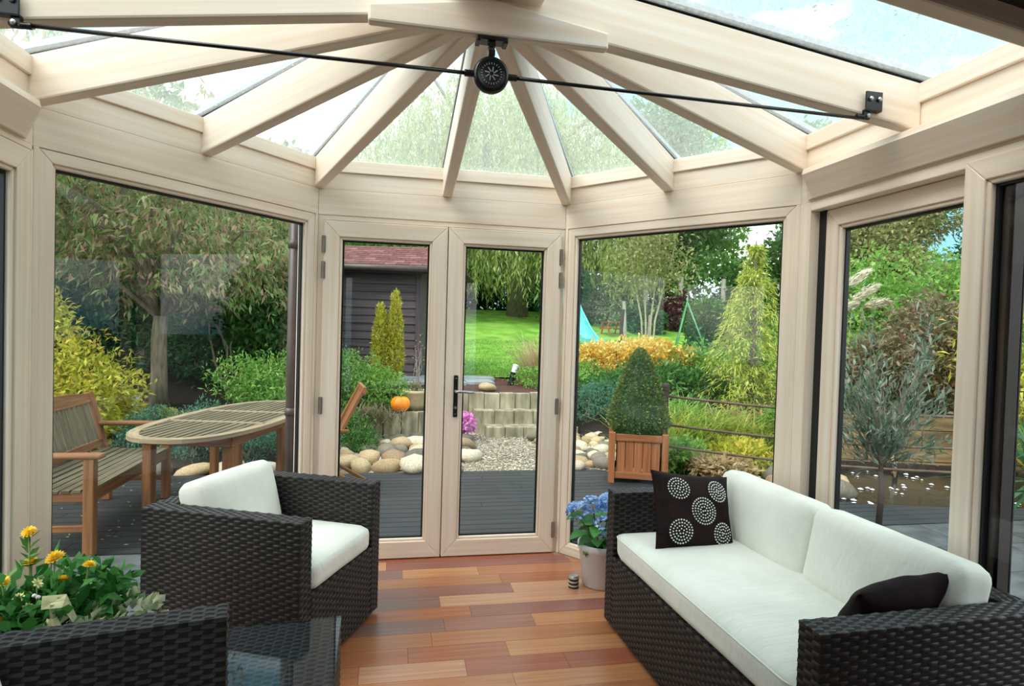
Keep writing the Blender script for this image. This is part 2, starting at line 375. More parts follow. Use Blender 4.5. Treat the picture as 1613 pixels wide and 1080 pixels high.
def tree(name, label, loc, trunk, lobes, n, L, W, material, seed, r=.15, bark='bark', group=None, nb=9, **kw):
    """trunk: list of points (local); crown from lobes"""
    t = root(name, label, 'tree', loc, group=group)
    k = len(trunk); part('trunk', MB().tube(trunk, [r * (1 - .45 * i / (k - 1)) * (1.25 if i == 0 else 1) for i in range(k)], 12), bark, t, smooth=True)
    g = random.Random(seed); tips = []
    for i in range(nb):
        c, q = lobes[i % len(lobes)]; tips.append((c[0] + g.uniform(-.6, .6) * q[0], c[1] + g.uniform(-.6, .6) * q[1], c[2] + g.uniform(-.2, .7) * q[2]))
    part('branches', branch_mb(tips, trunk[-1], r * .45, seed), bark, t, smooth=True)
    part('foliage', bush_mesh(name + '_foliage', n, lobes, L, W, seed, **kw), material, t, kind='stuff')
    return t
# ------------------------------------------------------------------ the conservatory
A = np.array((-1.385, 2.7186)); B = np.array((-.4526, 3.8824)); C_ = np.array((1.0945, 3.8824)); D = np.array((1.9783, 2.7377))
YB = -1.5                                                     # back wall
E_ = np.array((1.9783, YB)); F_ = np.array((-1.385, YB))
ZG, ZF, ZL, ZT = 2.274, 2.12, 2.378, 2.452                    # groove, frame head, ledge, ledge top
class Wall:
    def __init__(s, p, q):
        s.O = np.array(p, float); d = np.array(q, float) - s.O; s.L = float(np.linalg.norm(d)); s.u = d / s.L; s.n = np.array((s.u[1], -s.u[0]))
        s.g = (s.u[0], s.u[1], 0)
    def p(s, u, n, z): q = s.O + s.u * u + s.n * n; return (q[0], q[1], z)
    def box(s, mb, u0, u1, n0, n1, z0, z1, g=None):
        mb.hexa([s.p(u0, n1, z0), s.p(u1, n1, z0), s.p(u1, n0, z0), s.p(u0, n0, z0)], [s.p(u0, n1, z1), s.p(u1, n1, z1), s.p(u1, n0, z1), s.p(u0, n0, z1)], g if g is not None else (s.g if (u1 - u0) > (z1 - z0) else (0, 0, 1)))
        return mb
    def poly(s, mb, ring, n0, n1, g):
        mb.hexa([s.p(u, n0, z) for u, z in ring], [s.p(u, n1, z) for u, z in ring], g); return mb
W_fl, W_f, W_fr = Wall(A, B), Wall(B, C_), Wall(C_, D)
W_l, W_r, W_b = Wall(F_, A), Wall(D, E_), Wall(E_, F_)

def frame4(w, par, u0, u1, z0, z1, wd, n0, n1, names=('stile', 'rail'), bevel=.004, material='pale_wood', wb=None):
    wb = wb or wd
    i0, i1, j0, j1 = u0 + wd, u1 - wd, z0 + wb, z1 - wd
    for nm, ring, g in ((names[0], [(u0, z0), (i0, j0), (i0, j1), (u0, z1)], (0, 0, 1)), (names[0], [(i1, j0), (u1, z0), (u1, z1), (i1, j1)], (0, 0, 1)),
                        (names[1], [(u0, z0), (u1, z0), (i1, j0), (i0, j0)], w.g), (names[1], [(i0, j1), (i1, j1), (u1, z1), (u0, z1)], w.g)):
        part(nm, w.poly(MB(), ring, n0, n1, g), material, par, bevel=bevel)
def ring_mb(w, u0, u1, z0, z1, wd, n0, n1):
    mb = MB(); i0, i1, j0, j1 = u0 + wd, u1 - wd, z0 + wd, z1 - wd
    for ring, g in (([(u0, z0), (i0, j0), (i0, j1), (u0, z1)], (0, 0, 1)), ([(i1, j0), (u1, z0), (u1, z1), (i1, j1)], (0, 0, 1)), ([(u0, z0), (u1, z0), (i1, j0), (i0, j0)], w.g), ([(i0, j1), (i1, j1), (u1, z1), (u0, z1)], w.g)):
        w.poly(mb, ring, n0, n1, g)
    return mb
def glazed(w, par, u0, u1, z0, z1, wd, n0, n1, wb=None):
    """a framed pane: mitred frame, glazing bead, black gasket, glass"""
    wb = wb or wd
    frame4(w, par, u0, u1, z0, z1, wd, n0, n1, wb=wb)
    a, b, c, d = u0 + wd, u1 - wd, z0 + wb, z1 - wd; nm = n1 - .022
    part('glazing_bead', ring_mb(w, a - .002, b + .002, c - .002, d + .002, .018, nm - .02, nm + .012), 'pale_wood', par, bevel=.006)
    e = .016
    part('gasket', ring_mb(w, a + e - .004, b - e + .004, c + e - .004, d - e + .004, .014, nm - .028, nm - .008), 'gasket', par)
    part('pane', w.box(MB(), a + e, b - e, nm - .026, nm - .020, c + e, d - e), 'window_glass', par)

# floor ------------------------------------------------------------
fl = root('floor', 'reddish mixed brown hardwood plank floor', kind='structure')
def inside_x(y):
    if y <= A[1]: xl = A[0]
    else: xl = A[0] + (y - A[1]) / (B[1] - A[1]) * (B[0] - A[0])
    if y <= D[1]: xr = D[0]
    else: xr = D[0] + (y - D[1]) / (C_[1] - D[1]) * (C_[0] - D[0])
    return xl, xr
g = random.Random(11); y = YB; PW = .130
while y < 3.88:
    y1 = min(y + PW, 3.88); a0, b0 = inside_x(y); a1, b1 = inside_x(y1); x = min(a0, a1) - g.uniform(0, .8)
    while x < max(b0, b1):
        x1 = x + g.choice((.45, .6, .75, .9, 1.15))
        q = [(max(x, a0), y), (min(x1, b0), y), (min(x1, b1), y1), (max(x, a1), y1)]
        e = .0007
        if q[1][0] - q[0][0] > .01:
            if q[2][0] - q[3][0] > .01: q = [(q[0][0] + e, y + e), (q[1][0] - e, y + e), (q[2][0] - e, y1 - e), (q[3][0] + e, y1 - e)]
            else: q = [(q[0][0] + e, y + e), (q[1][0] - e, y + e), (b1 if x > 0 else a1, y1 - e)]      # cut to a point at the slanting wall
            mb = MB(); mb.hexa([(p[0], p[1], -.02) for p in q], [(p[0], p[1], 0) for p in q]); part('plank', mb, 'floor_wood', fl)
        x = x1
    y = y1
mb = MB(); ring = [F_, E_, D, C_, B, A]; mb.hexa([(p[0], p[1], -.14) for p in ring], [(p[0], p[1], -.021) for p in ring]); part('subfloor', mb, 'rattan_core', fl)

# wall heads, posts, frames -------------------------------------------
def wall(name, w, label, u0=0, u1=None, ext=.03):
    r = root(name, label, kind='structure'); u1 = w.L if u1 is None else u1
    part('lower_board', w.box(MB(), u0, u1, -.10, 0, ZF, ZG), 'pale_wood', r, bevel=.003)
    part('upper_board', w.box(MB(), u0, u1, -.10, -.001, ZG, ZL), 'pale_wood', r, bevel=.003)
    part('ledge', w.box(MB(), u0, u1, -.12, .014, ZL, ZT), 'pale_wood', r, bevel=.004)
    return r
w_fl = wall('wall_front_left', W_fl, 'pale timber boards over the slanting left window')
w_f = wall('wall_front', W_f, 'pale timber boards over the glazed double doors')
w_fr = wall('wall_front_right', W_fr, 'pale timber boards over the slanting right window')
w_l = wall('wall_left', W_l, 'pale timber left side wall'); w_r = wall('wall_right', W_r, 'pale timber right side wall')
for w, r in ((W_fl, w_fl), (W_fr, w_fr)):
    for a in (0, w.L - .022): part('post', w.box(MB(), a, a + .022, -.10, .002, 0, ZF), 'pale_wood', r, bevel=.003)
for a, b in ((0, .033), (W_f.L - .026, W_f.L)): part('post', W_f.box(MB(), a, b, -.10, -.004, 0, ZF), 'pale_wood', w_f, bevel=.003)
part('door_head', W_f.box(MB(), .03, W_f.L - .026, -.10, -.004, 2.09, ZF), 'pale_wood', w_f, bevel=.003)
part('threshold', W_f.box(MB(), .03, W_f.L - .026, -.12, -.012, -.02, .004), 'gasket', w_f)
for i, w in ((1, W_fl), (2, W_fr)):
    r = root('window_%d' % i, 'fixed floor-length window in a pale timber frame, slanting %s wall' % ('left' if i == 1 else 'right'), kind='structure')
    glazed(w, r, .022, w.L - .022, 0, ZF - .001, .050, -.09, -.004, wb=.062)

# double doors --------------------------------------------------------
def leaf(k, u0, u1, label):
    r = root('door_%d' % k, label, kind='structure'); w = W_f
    glazed(w, r, u0, u1, .006, 2.085, .095, -.06, .014, wb=.105)
    return r
d1 = leaf(1, .034, .783, 'left leaf of the glazed pale timber double doors'); d2 = leaf(2, .789, 1.521, 'right leaf of the glazed pale timber double doors, with black handle')
part('astragal', W_f.box(MB(), .770, .802, -.075, -.030, .008, 2.08), 'pale_wood', d1)
for d, u, zs in ((d1, .036, (1.94, 1.785, .965)), (d2, 1.520, (1.935, 1.785, .965, .155))):
    for z in zs:
        h = MB(); h.lathe([(0, 0), (.0075, 0), (.0075, .052), (.006, .053), (.0075, .054), (.0075, .104), (0, .104)], 12, W_f.p(u, .018, z - .052))
        W_f.box(h, u - .012, u + .012, .012, .017, z - .05, z + .05); part('hinge', h, 'hinge_metal', d, label='metal hinge')
hb = MB(); W_f.box(hb, .842, .870, .014, .024, .895, 1.160)
hd = part('handle', hb, 'black_metal', d2, bevel=.008, seg=3, label='long black door handle plate with steel lever')
lv = MB(); lv.tube([W_f.p(.856, .02, 1.06), W_f.p(.856, .055, 1.06), W_f.p(.866, .066, 1.06), W_f.p(.966, .066, 1.057)], [.010, .010, .0095, .008], 12); part('lever', lv, 'steel', hd, smooth=True)
lk = MB(); lk.lathe([(0, 0), (.009, 0), (.009, .004), (0, .005)], 14, W_f.p(.856, .024, .955), np.array(((1, 0, 0), (0, 0, -1), (0, 1, 0)))); part('lock', lk, 'steel', hd)
for z in (.915, 1.14):
    lk = MB(); lk.lathe([(0, 0), (.004, 0), (.004, .002), (0, .003)], 10, W_f.p(.856, .024, z), np.array(((1, 0, 0), (0, 0, -1), (0, 1, 0)))); part('screw', lk, 'steel', hd)

# sliding doors on the right, fixed glazing on the left ----------------
part('post', W_r.box(MB(), 0, .075, -.12, .002, 0, ZF), 'pale_wood', w_r, bevel=.003)
part('door_head', W_r.box(MB(), .075, W_r.L, -.12, .002, 2.075, ZF), 'pale_wood', w_r, bevel=.004)
part('brush_seal', W_r.box(MB(), .075, .118, -.11, -.05, 0, 2.075), 'gasket', w_r)
part('sill', W_r.box(MB(), .075, 2.0, -.12, 0, -.01, .006), 'alu', w_r)
d3 = root('door_3', 'recessed far leaf of the sliding door on the right', kind='structure')
glazed(W_r, d3, .115, 1.02, .01, 2.073, .080, -.10, -.055)
oc_ = MB(); W_r.box(oc_, 1.0205, 1.032, -.105, -.05, .0, 2.09); W_r.box(oc_, .975, 1.032, -.110, -.1005, .0, 2.09); W_r.box(oc_, .975, 1.032, -.0545, -.0500, .0, 2.074); part('outer_cladding', oc_, 'dark_clad', d3)
d4 = root('door_4', 'near leaf of the sliding door on the right', kind='structure')
glazed(W_r, d4, .893, 1.86, .008, 2.098, .078, -.048, .003)
part('solid_panel', W_r.box(MB(), 1.87, W_r.L, -.10, 0, 0, 2.075), 'plaster', w_r)
part('post', W_l.box(MB(), W_l.L - .012, W_l.L, -.12, .002, 0, ZF), 'pale_wood', w_l, bevel=.003)
part('head_rail', W_l.box(MB(), 0, W_l.L, -.12, .002, 2.10, ZF), 'pale_wood', w_l, bevel=.003)
w3 = root('window_3', 'tall side window in the pale timber left wall', kind='structure')
glazed(W_l, w3, W_l.L - 1.05, W_l.L - .014, .006, 2.098, .090, -.05, .003)
part('solid_panel', W_l.box(MB(), 0, W_l.L - 1.055, -.10, 0, 0, 2.10), 'plaster', w_l)  # unseen stretch, closed instead of glazed to darken the near furniture
# sloping pelmet boards on both side walls
for k, (w, a, b) in enumerate(((W_l, 0, W_l.L - .06), (W_r, .06, W_r.L))):
    mb = MB(); prof = [(0.0, 2.268), (.075, 2.262), (.082, 2.235), (.020, 2.130), (0, 2.130)]
    end = .05
    def pr(u, f=1.0): return [w.p(u, n * f + .001, z) for n, z in prof]
    if w is W_r: rings = [pr(a, .35), pr(a + end), pr(b)]
    else: rings = [pr(a), pr(b - end), pr(b, .35)]
    for r0, r1 in zip(rings, rings[1:]):
        for i in range(5): j = (i + 1) % 5; mb.face([r0[i], r0[j], r1[j], r1[i]], w.g)
    mb.face(rings[0], w.g); mb.face(rings[-1][::-1], w.g)
    part('trim_%d' % (k + 1), mb, 'pale_wood', None, kind='structure', label='sloping timber pelmet along the %s wall' % ('left', 'right')[k])
wb = root('wall_back', 'house wall behind the viewer', kind='structure')
for u0, u1, z0, z1 in ((0, .7, -.1, 3.1), (W_b.L - .7, W_b.L, -.1, 3.1), (.7, W_b.L - .7, 2.15, 3.1)): part('wall_panel', W_b.box(MB(), u0, u1, -.15, 0, z0, z1), 'plaster', wb)
mb = MB(); W_b.box(mb, .7, W_b.L - .7, -1.6, -1.5, 0, 2.3); part('inner_panel', mb, 'dark_clad', wb)

# roof ------------------------------------------------------------------
roof = root('ceiling', 'glazed conservatory roof on pale timber rafters', kind='structure')
HX = .300; HY = 2.074; ZA = 2.508; RH = .180; RWD = .062
def rafter(p, q, zp, zq, wd=RWD, h=RH, name='rafter', trim=0.0):
    p = np.array(p, float); q = np.array(q, float); d = q - p; l = np.linalg.norm(d); d = d / l; zq2 = zp + (zq - zp) * (l - trim) / l; q = p + d * (l - trim)
    s = np.array((-d[1], d[0])) * wd / 2; mb = MB()
    ring = [(p - s, zp), (q - s, zq2), (q + s, zq2), (p + s, zp)]
    mb.hexa([(a[0], a[1], z) for a, z in ring], [(a[0], a[1], z + h) for a, z in ring], np.append(d, (zq - zp) / l))
    return part(name, mb, 'pale_wood', roof, bevel=.008)
eave = [A, (A + B) / 2, B, (B + C_) / 2, C_, (C_ + D) / 2, D]
hub = np.array((HX, HY))
for e in eave:
    d = (hub - e) / np.linalg.norm(hub - e); rafter(e - d * .02, hub, ZG - .001, ZA, trim=.10)
RY = [2.074, 1.434, .794, .154]
for yy in RY:
    for x in (A[0], D[0]): rafter((x, yy), (HX, yy), ZG - .001, ZA, trim=.0)
mb = MB(); mb.box((.31, (HY + .03 + YB) / 2, 2.655), (.32, HY + .03 - YB, .21), g=(0, 1, 0)); part('ridge_beam', mb, 'pale_wood', roof, bevel=.006)
# collar piece across the first pair of rafters
mb = MB(); yc0, yc1 = 2.015, 2.045
ring = [(-.098, 2.417), (.697, 2.417), (.697, 2.474), (.300, 2.534), (-.098, 2.474)]
mb.hexa([(x, yc0 - .01, z) for x, z in ring][::-1], [(x, yc1, z) for x, z in ring][::-1], (1, 0, 0)); part('collar', mb, 'pale_wood', roof, bevel=.008)
# glazing: panes on top of the rafters, aluminium capping bars over them
GZ = RH + .004
def pane(pts):
    mb = MB(); mb.hexa(pts, [(p[0], p[1], p[2] + .006) for p in pts]); return part('roof_pane', mb, 'roof_glass', roof)
def cap(p, q):
    p = np.array(p, float); q = np.array(q, float)
    part('gasket', MB().bar(p + (0, 0, .010), q + (0, 0, .010), .070, .018), 'gasket', roof)
    part('glazing_bar', MB().bar(p + (0, 0, .032), q + (0, 0, .032), .062, .034), 'alu', roof, bevel=.006)
out = [e + (e - hub) / np.linalg.norm(e - hub) * .16 for e in eave]
def zroof(e, d): return ZG + GZ - (d) * .14
for i in range(6):
    a, b = out[i], out[i + 1]; pane([(a[0], a[1], ZG + GZ - .02), (b[0], b[1], ZG + GZ - .02), (HX, HY + .02, ZA + GZ)])
for e, o in zip(eave, out): cap((o[0], o[1], ZG + GZ - .02), (HX, HY + .06, ZA + GZ))
ys = [2.074, 1.420]
sx = ((A[0] - .16, -1), (D[0] + .16, 1))
hips = {-1: A, 1: D}
for x, s in sx:
    h = out[0] if s < 0 else out[6]
    pts = [(x, h[1], ZG + GZ - .022), (x, ys[0], ZG + GZ - .022), (HX, ys[0], ZA + GZ)]
    if s > 0: pts = pts
    pane(pts if s < 0 else pts[::-1])
    for y0, y1 in zip(ys, ys[1:]):
        pts = [(x, y0 - .004, ZG + GZ - .022), (x, y1 + .004, ZG + GZ - .022), (HX, y1 + .004, ZA + GZ), (HX, y0 - .004, ZA + GZ)]
        pane(pts if s < 0 else pts[::-1])
    for yy in ys: cap((x, yy, ZG + GZ - .02), (HX + s * .05, yy, ZA + GZ - .007))
    mb = MB(); pts = [(x, ys[-1], ZG + GZ - .03), (x, YB - .3, ZG + GZ - .03), (HX, YB - .3, ZA + GZ), (HX, ys[-1], ZA + GZ)]
    pts = pts if s < 0 else pts[::-1]
    mb.hexa([(p[0], p[1], p[2] - .12) for p in pts], pts); part('solid_roof', mb, 'plaster', roof)
mb = MB(); mb.bar((HX, HY + .1, ZA + GZ + .05), (HX, YB, ZA + GZ + .05), .16, .05); part('ridge_cap', mb, 'alu', roof, bevel=.01)
# raindrops on the glass
rng = np.random.default_rng(4)
def drops(tri, n):
    a, b, c = [np.array(p, float) for p in tri]; V = []; F = []
    base = [(math.cos(t), math.sin(t)) for t in np.linspace(0, 2 * PI, 7)[:-1]]
    for k in range(n):
        u = rng.uniform(0, 1) ** 1.8 * .55; v = rng.uniform(0.02, .98); p = (a + (b - a) * v) * (1 - u) + c * u + np.array((0, 0, .0065)); r = rng.uniform(.002, .0055) * (1.35 if k % 5 == 0 else 1); i = len(V)
        V += [(p[0] + r * x, p[1] + r * y * 1.3, p[2] + .14 * (np.hypot(*(p[:2] - a[:2])) * 0)) for x, y in base] + [(p[0], p[1], p[2] + r * .55)]
        F += [(i + q, i + (q + 1) % 6, i + 6) for q in range(6)]
    return V, F
VV, FF = [], []
for i in range(6):
    v, f = drops([(*out[i], ZG + GZ - .02), (*out[i + 1], ZG + GZ - .02), (HX, HY, ZA + GZ)], 170); o = len(VV); VV += v; FF += [tuple(q + o for q in t) for t in f]
for x in (A[0] - .16, D[0] + .16):
    for y0, y1 in ((2.7, 2.1), (2.04, 1.47)):
        v, f = drops([(x, y0, ZG + GZ - .022), (x, y1, ZG + GZ - .022), (HX, (y0 + y1) / 2, ZA + GZ)], 170); o = len(VV); VV += v; FF += [tuple(q + o for q in t) for t in f]
part('raindrops', npmesh('raindrops', VV, FF), 'drop', roof, kind='stuff', smooth=True)

# tie rod -----------------------------------------------------------------
tr = root('tie_rod', 'thin black steel tie rod with round centre disc hung across the roof', 'tie rod', (.300, 2.030, 2.297))
part('rod', MB().tube([(-1.405, .012, .004), (-.08, 0, 0)], .0062, 10), 'black_metal', tr, smooth=True)
part('rod', MB().tube([(1.405, .012, -.004), (.08, 0, 0)], .0062, 10), 'black_metal', tr, smooth=True)
AX = np.array(((1, 0, 0), (0, 0, -1), (0, 1, 0)), float)          # turning axis towards -y
AX = np.array(((1, 0, 0), (0, 0, -1.), (0, 1, 0)))
dm = MB(); dm.lathe([(0, -.02), (.050, -.02), (.058, -.012), (.060, 0), (.057, .014), (.048, .019), (.044, .016), (0, .016)], 40, (0, 0, 0), AX)
disc = part('disc', dm, 'black_metal', tr, smooth=True)
rm = MB()
for k in range(24):
    t = 2 * PI * k / 24; r0, r1 = .030, .036
    rm.bar((r0 * math.cos(t), -.017, r0 * math.sin(t)), (r1 * math.cos(t), -.017, r1 * math.sin(t)), .002, .002, up=(0, 1, 0))
for k in range(8):
    t = 2 * PI * k / 8 + .3; rm.bar((.007 * math.cos(t), -.017, .007 * math.sin(t)), (.023 * math.cos(t + .25), -.017, .023 * math.sin(t + .25)), .0035, .002, up=(0, 1, 0))
part('relief_ornament', rm, 'alu', disc)
for s in (-1, 1):
    e = MB(); e.tube([(s * .055, 0, 0), (s * .088, 0, 0)], .011, 12); part('socket', e, 'black_metal', tr, bevel=.002)
hm = MB(); hm.tube([(0, 0, .055), (0, 0, .112)], .0075, 12); hm.box((0, 0, .072), (.022, .022, .018)); hm.box((0, 0, .098), (.024, .024, .014)); part('hanger', hm, 'black_metal', tr)
pm = MB(); pm.box((0, .004, .114), (.105, .05, .012)); pm.box((-.045, .004, .108), (.016, .05, .012)); pm.box((.045, .004, .108), (.016, .05, .012)); part('top_plate', pm, 'black_metal', tr, bevel=.003)
for s in (-1, 1):
    bx = 1.452 if s > 0 else 1.405
    bm_ = MB(); bm_.box((s * bx, -.004, .058), (.070, .008, .070)); bm_.box((s * bx, .036, .024), (.070, .085, .008)); bm_.box((s * (bx - .02), .012, .010), (.026, .020, .032)); bm_.tube([(s * (bx - .06), .012, .002), (s * (bx - .005), .012, .002)], .010, 10)
    br = part('bracket', bm_, 'black_metal', tr, bevel=.002)
    for dx in (-.018, .018):
        bo = MB(); bo.lathe([(0, .002), (.009, .002), (.009, .007), (.005, .010), (0, .010)], 6, (s * bx + dx, -.008, .064), AX); part('bolt', bo, 'steel', br)
    bo = MB(); bo.lathe([(0, 0), (.008, 0), (.008, .006), (0, .008)], 8, (s * (bx - .018), .002, .004), AX); part('bolt', bo, 'steel', br)
# ------------------------------------------------------------------ rattan furniture
PU, PV = .030, .0134
def weave_arrays(o, u, v, n, wu, wv, pu=PU, pv=PV):
    """over-strands of a basket weave on a rectangle: centre o, axes u, v, outward n"""
    o, u, v, n = [np.asarray(a, float) for a in (o, u, v, n)]
    nc = max(2, round(wu / pu)); nr = max(2, round(wv / pv)); pu = wu / nc; pv = wv / nr
    c, r = np.meshgrid(np.arange(nc), np.arange(nr)); k = (c + r) % 2 == 0; c, r = c[k], r[k]
    cu = (c + .5) * pu - wu / 2; cv = (r + .5) * pv - wv / 2
    gx = np.array([-.5, -.28, 0, .28, .5]); gy = np.array([-.5, 0, .5]); X, Y = np.meshgrid(gx, gy)
    Hh = .0056 * np.cos(PI * X) * (1 - .75 * (2 * Y) ** 2) - .0004; Xo = X * pu * 1.34; Yo = Y * pv * .86
    lim = wu / 2
    U = np.clip(cu[:, None] + Xo.ravel(), -lim, lim); Vv = cv[:, None] + Yo.ravel(); Hn = np.broadcast_to(Hh.ravel(), U.shape)
    P = o + U[..., None] * u + Vv[..., None] * v + Hn[..., None] * n
    f = np.array([[j * 5 + i, j * 5 + i + 1, j * 5 + i + 6, j * 5 + i + 5] for j in range(2) for i in range(4)])
    F = np.arange(len(c))[:, None, None] * 15 + f[None]
    return P.reshape(-1, 3), F.reshape(-1, 4)
AXN = {'+x': ((0, 1, 0), (0, 0, 1), (1, 0, 0)), '-x': ((0, -1, 0), (0, 0, 1), (-1, 0, 0)), '+y': ((-1, 0, 0), (0, 0, 1), (0, 1, 0)), '-y': ((1, 0, 0), (0, 0, 1), (0, -1, 0)), '+z': ((1, 0, 0), (0, 1, 0), (0, 0, 1))}
def rattan_box(name, par, c, size, faces):
    """a woven panel: dark core and the woven strands over the listed faces"""
    c = np.array(c, float); s = np.array(size, float); mb = MB(); mb.box(c, s - .004); o = part(name, mb, 'rattan_core', par)
    arr = []
    for f in faces:
        u, v, n = [np.array(a, float) for a in AXN[f]]
        if f == '+z' and s[1] > s[0]: u, v = np.array((0, 1., 0)), np.array((-1., 0, 0))
        wu = abs(u @ s); wv = abs(v @ s); arr.append(weave_arrays(c + n * (abs(n @ s) / 2 - .002), u, v, n, wu, wv))
    V, F = merge(*arr); part('weave', npmesh('weave', V, F), 'rattan', o, kind='stuff', smooth=True)
    return o
def cushion_mesh(name, sx, sy, sz, r=.035, puff=.02, seed=0, cuts=13, wrinkle=.003):
    bm = bmesh.new(); bmesh.ops.create_cube(bm, size=2); bmesh.ops.subdivide_edges(bm, edges=bm.edges[:], cuts=cuts, use_grid_fill=True)
    h = Vector((sx / 2, sy / 2, sz / 2)); rr = Vector((min(r, sx * .49), min(r, sy * .49), min(r, sz * .49))); k = min(rr)
    for v in bm.verts:
        p = v.co.copy(); q = Vector((p.x * h.x, p.y * h.y, p.z * h.z)); i = Vector([max(-(h[a] - k), min(h[a] - k, q[a])) for a in range(3)])
        d = q - i
        if d.length > 1e-6:
            m = max(abs(d.x), abs(d.y), abs(d.z)); d = d.normalized() * m
        co = i + d; ax = min(range(3), key=lambda a: h[a])
        o = [a for a in range(3) if a != ax]
        f = (1 - abs(p[o[0]]) ** 2.5) * (1 - abs(p[o[1]]) ** 2.5); co[ax] += puff * f * p[ax]
        nz = mnoise.noise(Vector((co.x * 6, co.y * 6, co.z * 6 + seed * 7))) + .5 * mnoise.noise(Vector((co.x * 17, co.y * 9, co.z * 14 + seed * 3)))
        co += co.normalized() * nz * wrinkle
        v.co = co
    bmesh.ops.recalc_face_normals(bm, faces=bm.faces[:])
    me = bpy.data.meshes.new(name); bm.to_mesh(me); bm.free(); return me
def piping(sx, sy, z, r=.035, rad=.003):
    pts = []
    for cx, cy, a0 in ((sx / 2 - r, sy / 2 - r, 0), (-sx / 2 + r, sy / 2 - r, 90), (-sx / 2 + r, -sy / 2 + r, 180), (sx / 2 - r, -sy / 2 + r, 270)):
        for a in range(0, 91, 30): t = math.radians(a0 + a); pts.append((cx + r * math.cos(t), cy + r * math.sin(t), z))
    return MB().tube(pts + [pts[0]], rad, 6, caps=False)
HT, AW = .675, .09
def seat_piece(name, label, cat, loc, rz, depth, width, seats, back_cush=True, vis=('out', 'in')):
    """local +x is the front, y runs along the width"""
    t = root(name, label, cat, loc, rz); hx, hy = depth / 2, width / 2
    for s in (-1, 1):
        rattan_box('armrest', t, (0, s * (hy - AW / 2), HT / 2 + .01), (depth, AW, HT - .02), ('+x', '-x', '+y', '-y', '+z'))
    rattan_box('backrest', t, (-hx + AW / 2, 0, HT / 2 + .01), (AW, width - 2 * AW, HT - .02), ('+x', '-x', '+z'))
    rattan_box('base', t, (hx - .05, 0, .19), (.10, width - 2 * AW, .34), ('+x', '+z'))
    mb = MB(); mb.box((0, 0, .30), (depth - .12, width - 2 * AW, .06)); part('seat_deck', mb, 'rattan_core', t)
    for sx in (-1, 1):
        for sy in (-1, 1):
            f = MB(); f.lathe([(0, 0), (.018, 0), (.018, .028), (0, .028)], 12, (sx * (hx - .05), sy * (hy - .05), 0)); part('foot', f, 'black_metal', t)
    return t

# sofa along the right wall
SL = 1.50; SDp = .80
sofa = seat_piece('sofa', 'dark brown woven rattan sofa with white cushions, along the right glass wall', 'sofa', (1.512, 2.186, 0), PI - math.radians(-2.0), SDp, SL, 2)
sw = SL - 2 * AW
c = part('seat_cushion', cushion_mesh('sofa_seat', .69, sw - .01, .135, .045, .018, 1, 17), 'cushion_fabric', sofa, smooth=True, loc=(.055, 0, .425))
part('piping', piping(.69, sw - .01, .045, .05), 'cushion_fabric', c, smooth=True)
for s in (-1, 1):
    c = part('back_cushion', cushion_mesh('sofa_back', .16, sw / 2 - .01, .33, .05, .022, 3 + s, 13), 'cushion_fabric', sofa, smooth=True, loc=(-.215, s * (sw / 4), .618), rot=(0, math.radians(-11), 0))
# armchair by the left window
chair = seat_piece('armchair', 'dark brown woven rattan armchair with white cushions, by the slanting left window', 'armchair', (-.524, 2.985, 0), math.radians(-23.5), .74, .74, 1)
c = part('seat_cushion', cushion_mesh('chair_seat', .66, .74 - 2 * AW - .01, .125, .045, .018, 6, 13), 'cushion_fabric', chair, smooth=True, loc=(.045, 0, .415))
c = part('back_cushion', cushion_mesh('chair_back', .15, .74 - 2 * AW - .03, .36, .05, .025, 9, 13), 'cushion_fabric', chair, smooth=True, loc=(-.20, .0, .585), rot=(0, math.radians(-14), 0))
# second armchair in the near left corner
near = seat_piece('armchair', 'dark rattan armchair nearest the viewer, only its far armrest in view', 'armchair', (-.716, 1.365, 0), math.radians(11.4), .74, .78, 1)
c = part('seat_cushion', cushion_mesh('near_seat', .66, .78 - 2 * AW - .01, .125, .045, .018, 12, 9), 'cushion_fabric', near, smooth=True, loc=(.045, 0, .415))
c = part('back_cushion', cushion_mesh('near_back', .15, .78 - 2 * AW - .03, .40, .05, .025, 13, 9), 'cushion_fabric', near, smooth=True, loc=(-.185, 0, .64), rot=(0, math.radians(-14), 0))
# glass-topped side table between the two armchairs
TZ = .40
tb = root('side_table', 'small woven rattan side table with a clear glass top, between the armchairs', 'table', (-.375, 2.055, 0), math.radians(1.5))
rattan_box('woven_body', tb, (0, 0, TZ / 2 + .005), (.45, .45, TZ - .03), ('+x', '-x', '+y', '-y', '+z'))
mb = MB(); mb.box((0, 0, TZ - .002), (.452, .452, .008)); part('glass_top', mb, 'table_glass', tb, bevel=.001)
for sx in (-1, 1):
    for sy in (-1, 1):
        f = MB(); f.lathe([(0, 0), (.016, 0), (.016, .03), (0, .03)], 12, (sx * .19, sy * .19, 0)); part('foot', f, 'black_metal', tb)

# throw pillows
def pillow_mesh(name, w, h, t, seed, n=22, pinch=.06):
    V = []; F = []; 
    for side in (1, -1):
        for j in range(n + 1):
            for i in range(n + 1):
                x = 2 * i / n - 1; z = 2 * j / n - 1
                th = t / 2 * (max(0, 1 - abs(x) ** 2.4) * max(0, 1 - abs(z) ** 2.4)) ** .55
                px = x * w / 2 * (1 - pinch * (1 - z * z)); pz = z * h / 2 * (1 - pinch * (1 - x * x))
                th += .006 * mnoise.noise(Vector((x * 3, z * 3, seed))) * (1 if th > .004 else 0)
                V.append((px, side * -th, pz))
    m = (n + 1) ** 2
    for j in range(n):
        for i in range(n):
            a = j * (n + 1) + i; q = (a, a + 1, a + n + 2, a + n + 1)
            F.append(q); F.append(tuple(m + k for k in q[::-1]))
    bm = bmesh.new(); me = npmesh(name, V, F); bm.from_mesh(me); bmesh.ops.remove_doubles(bm, verts=bm.verts[:], dist=1e-5); bm.to_mesh(me); bm.free(); return me
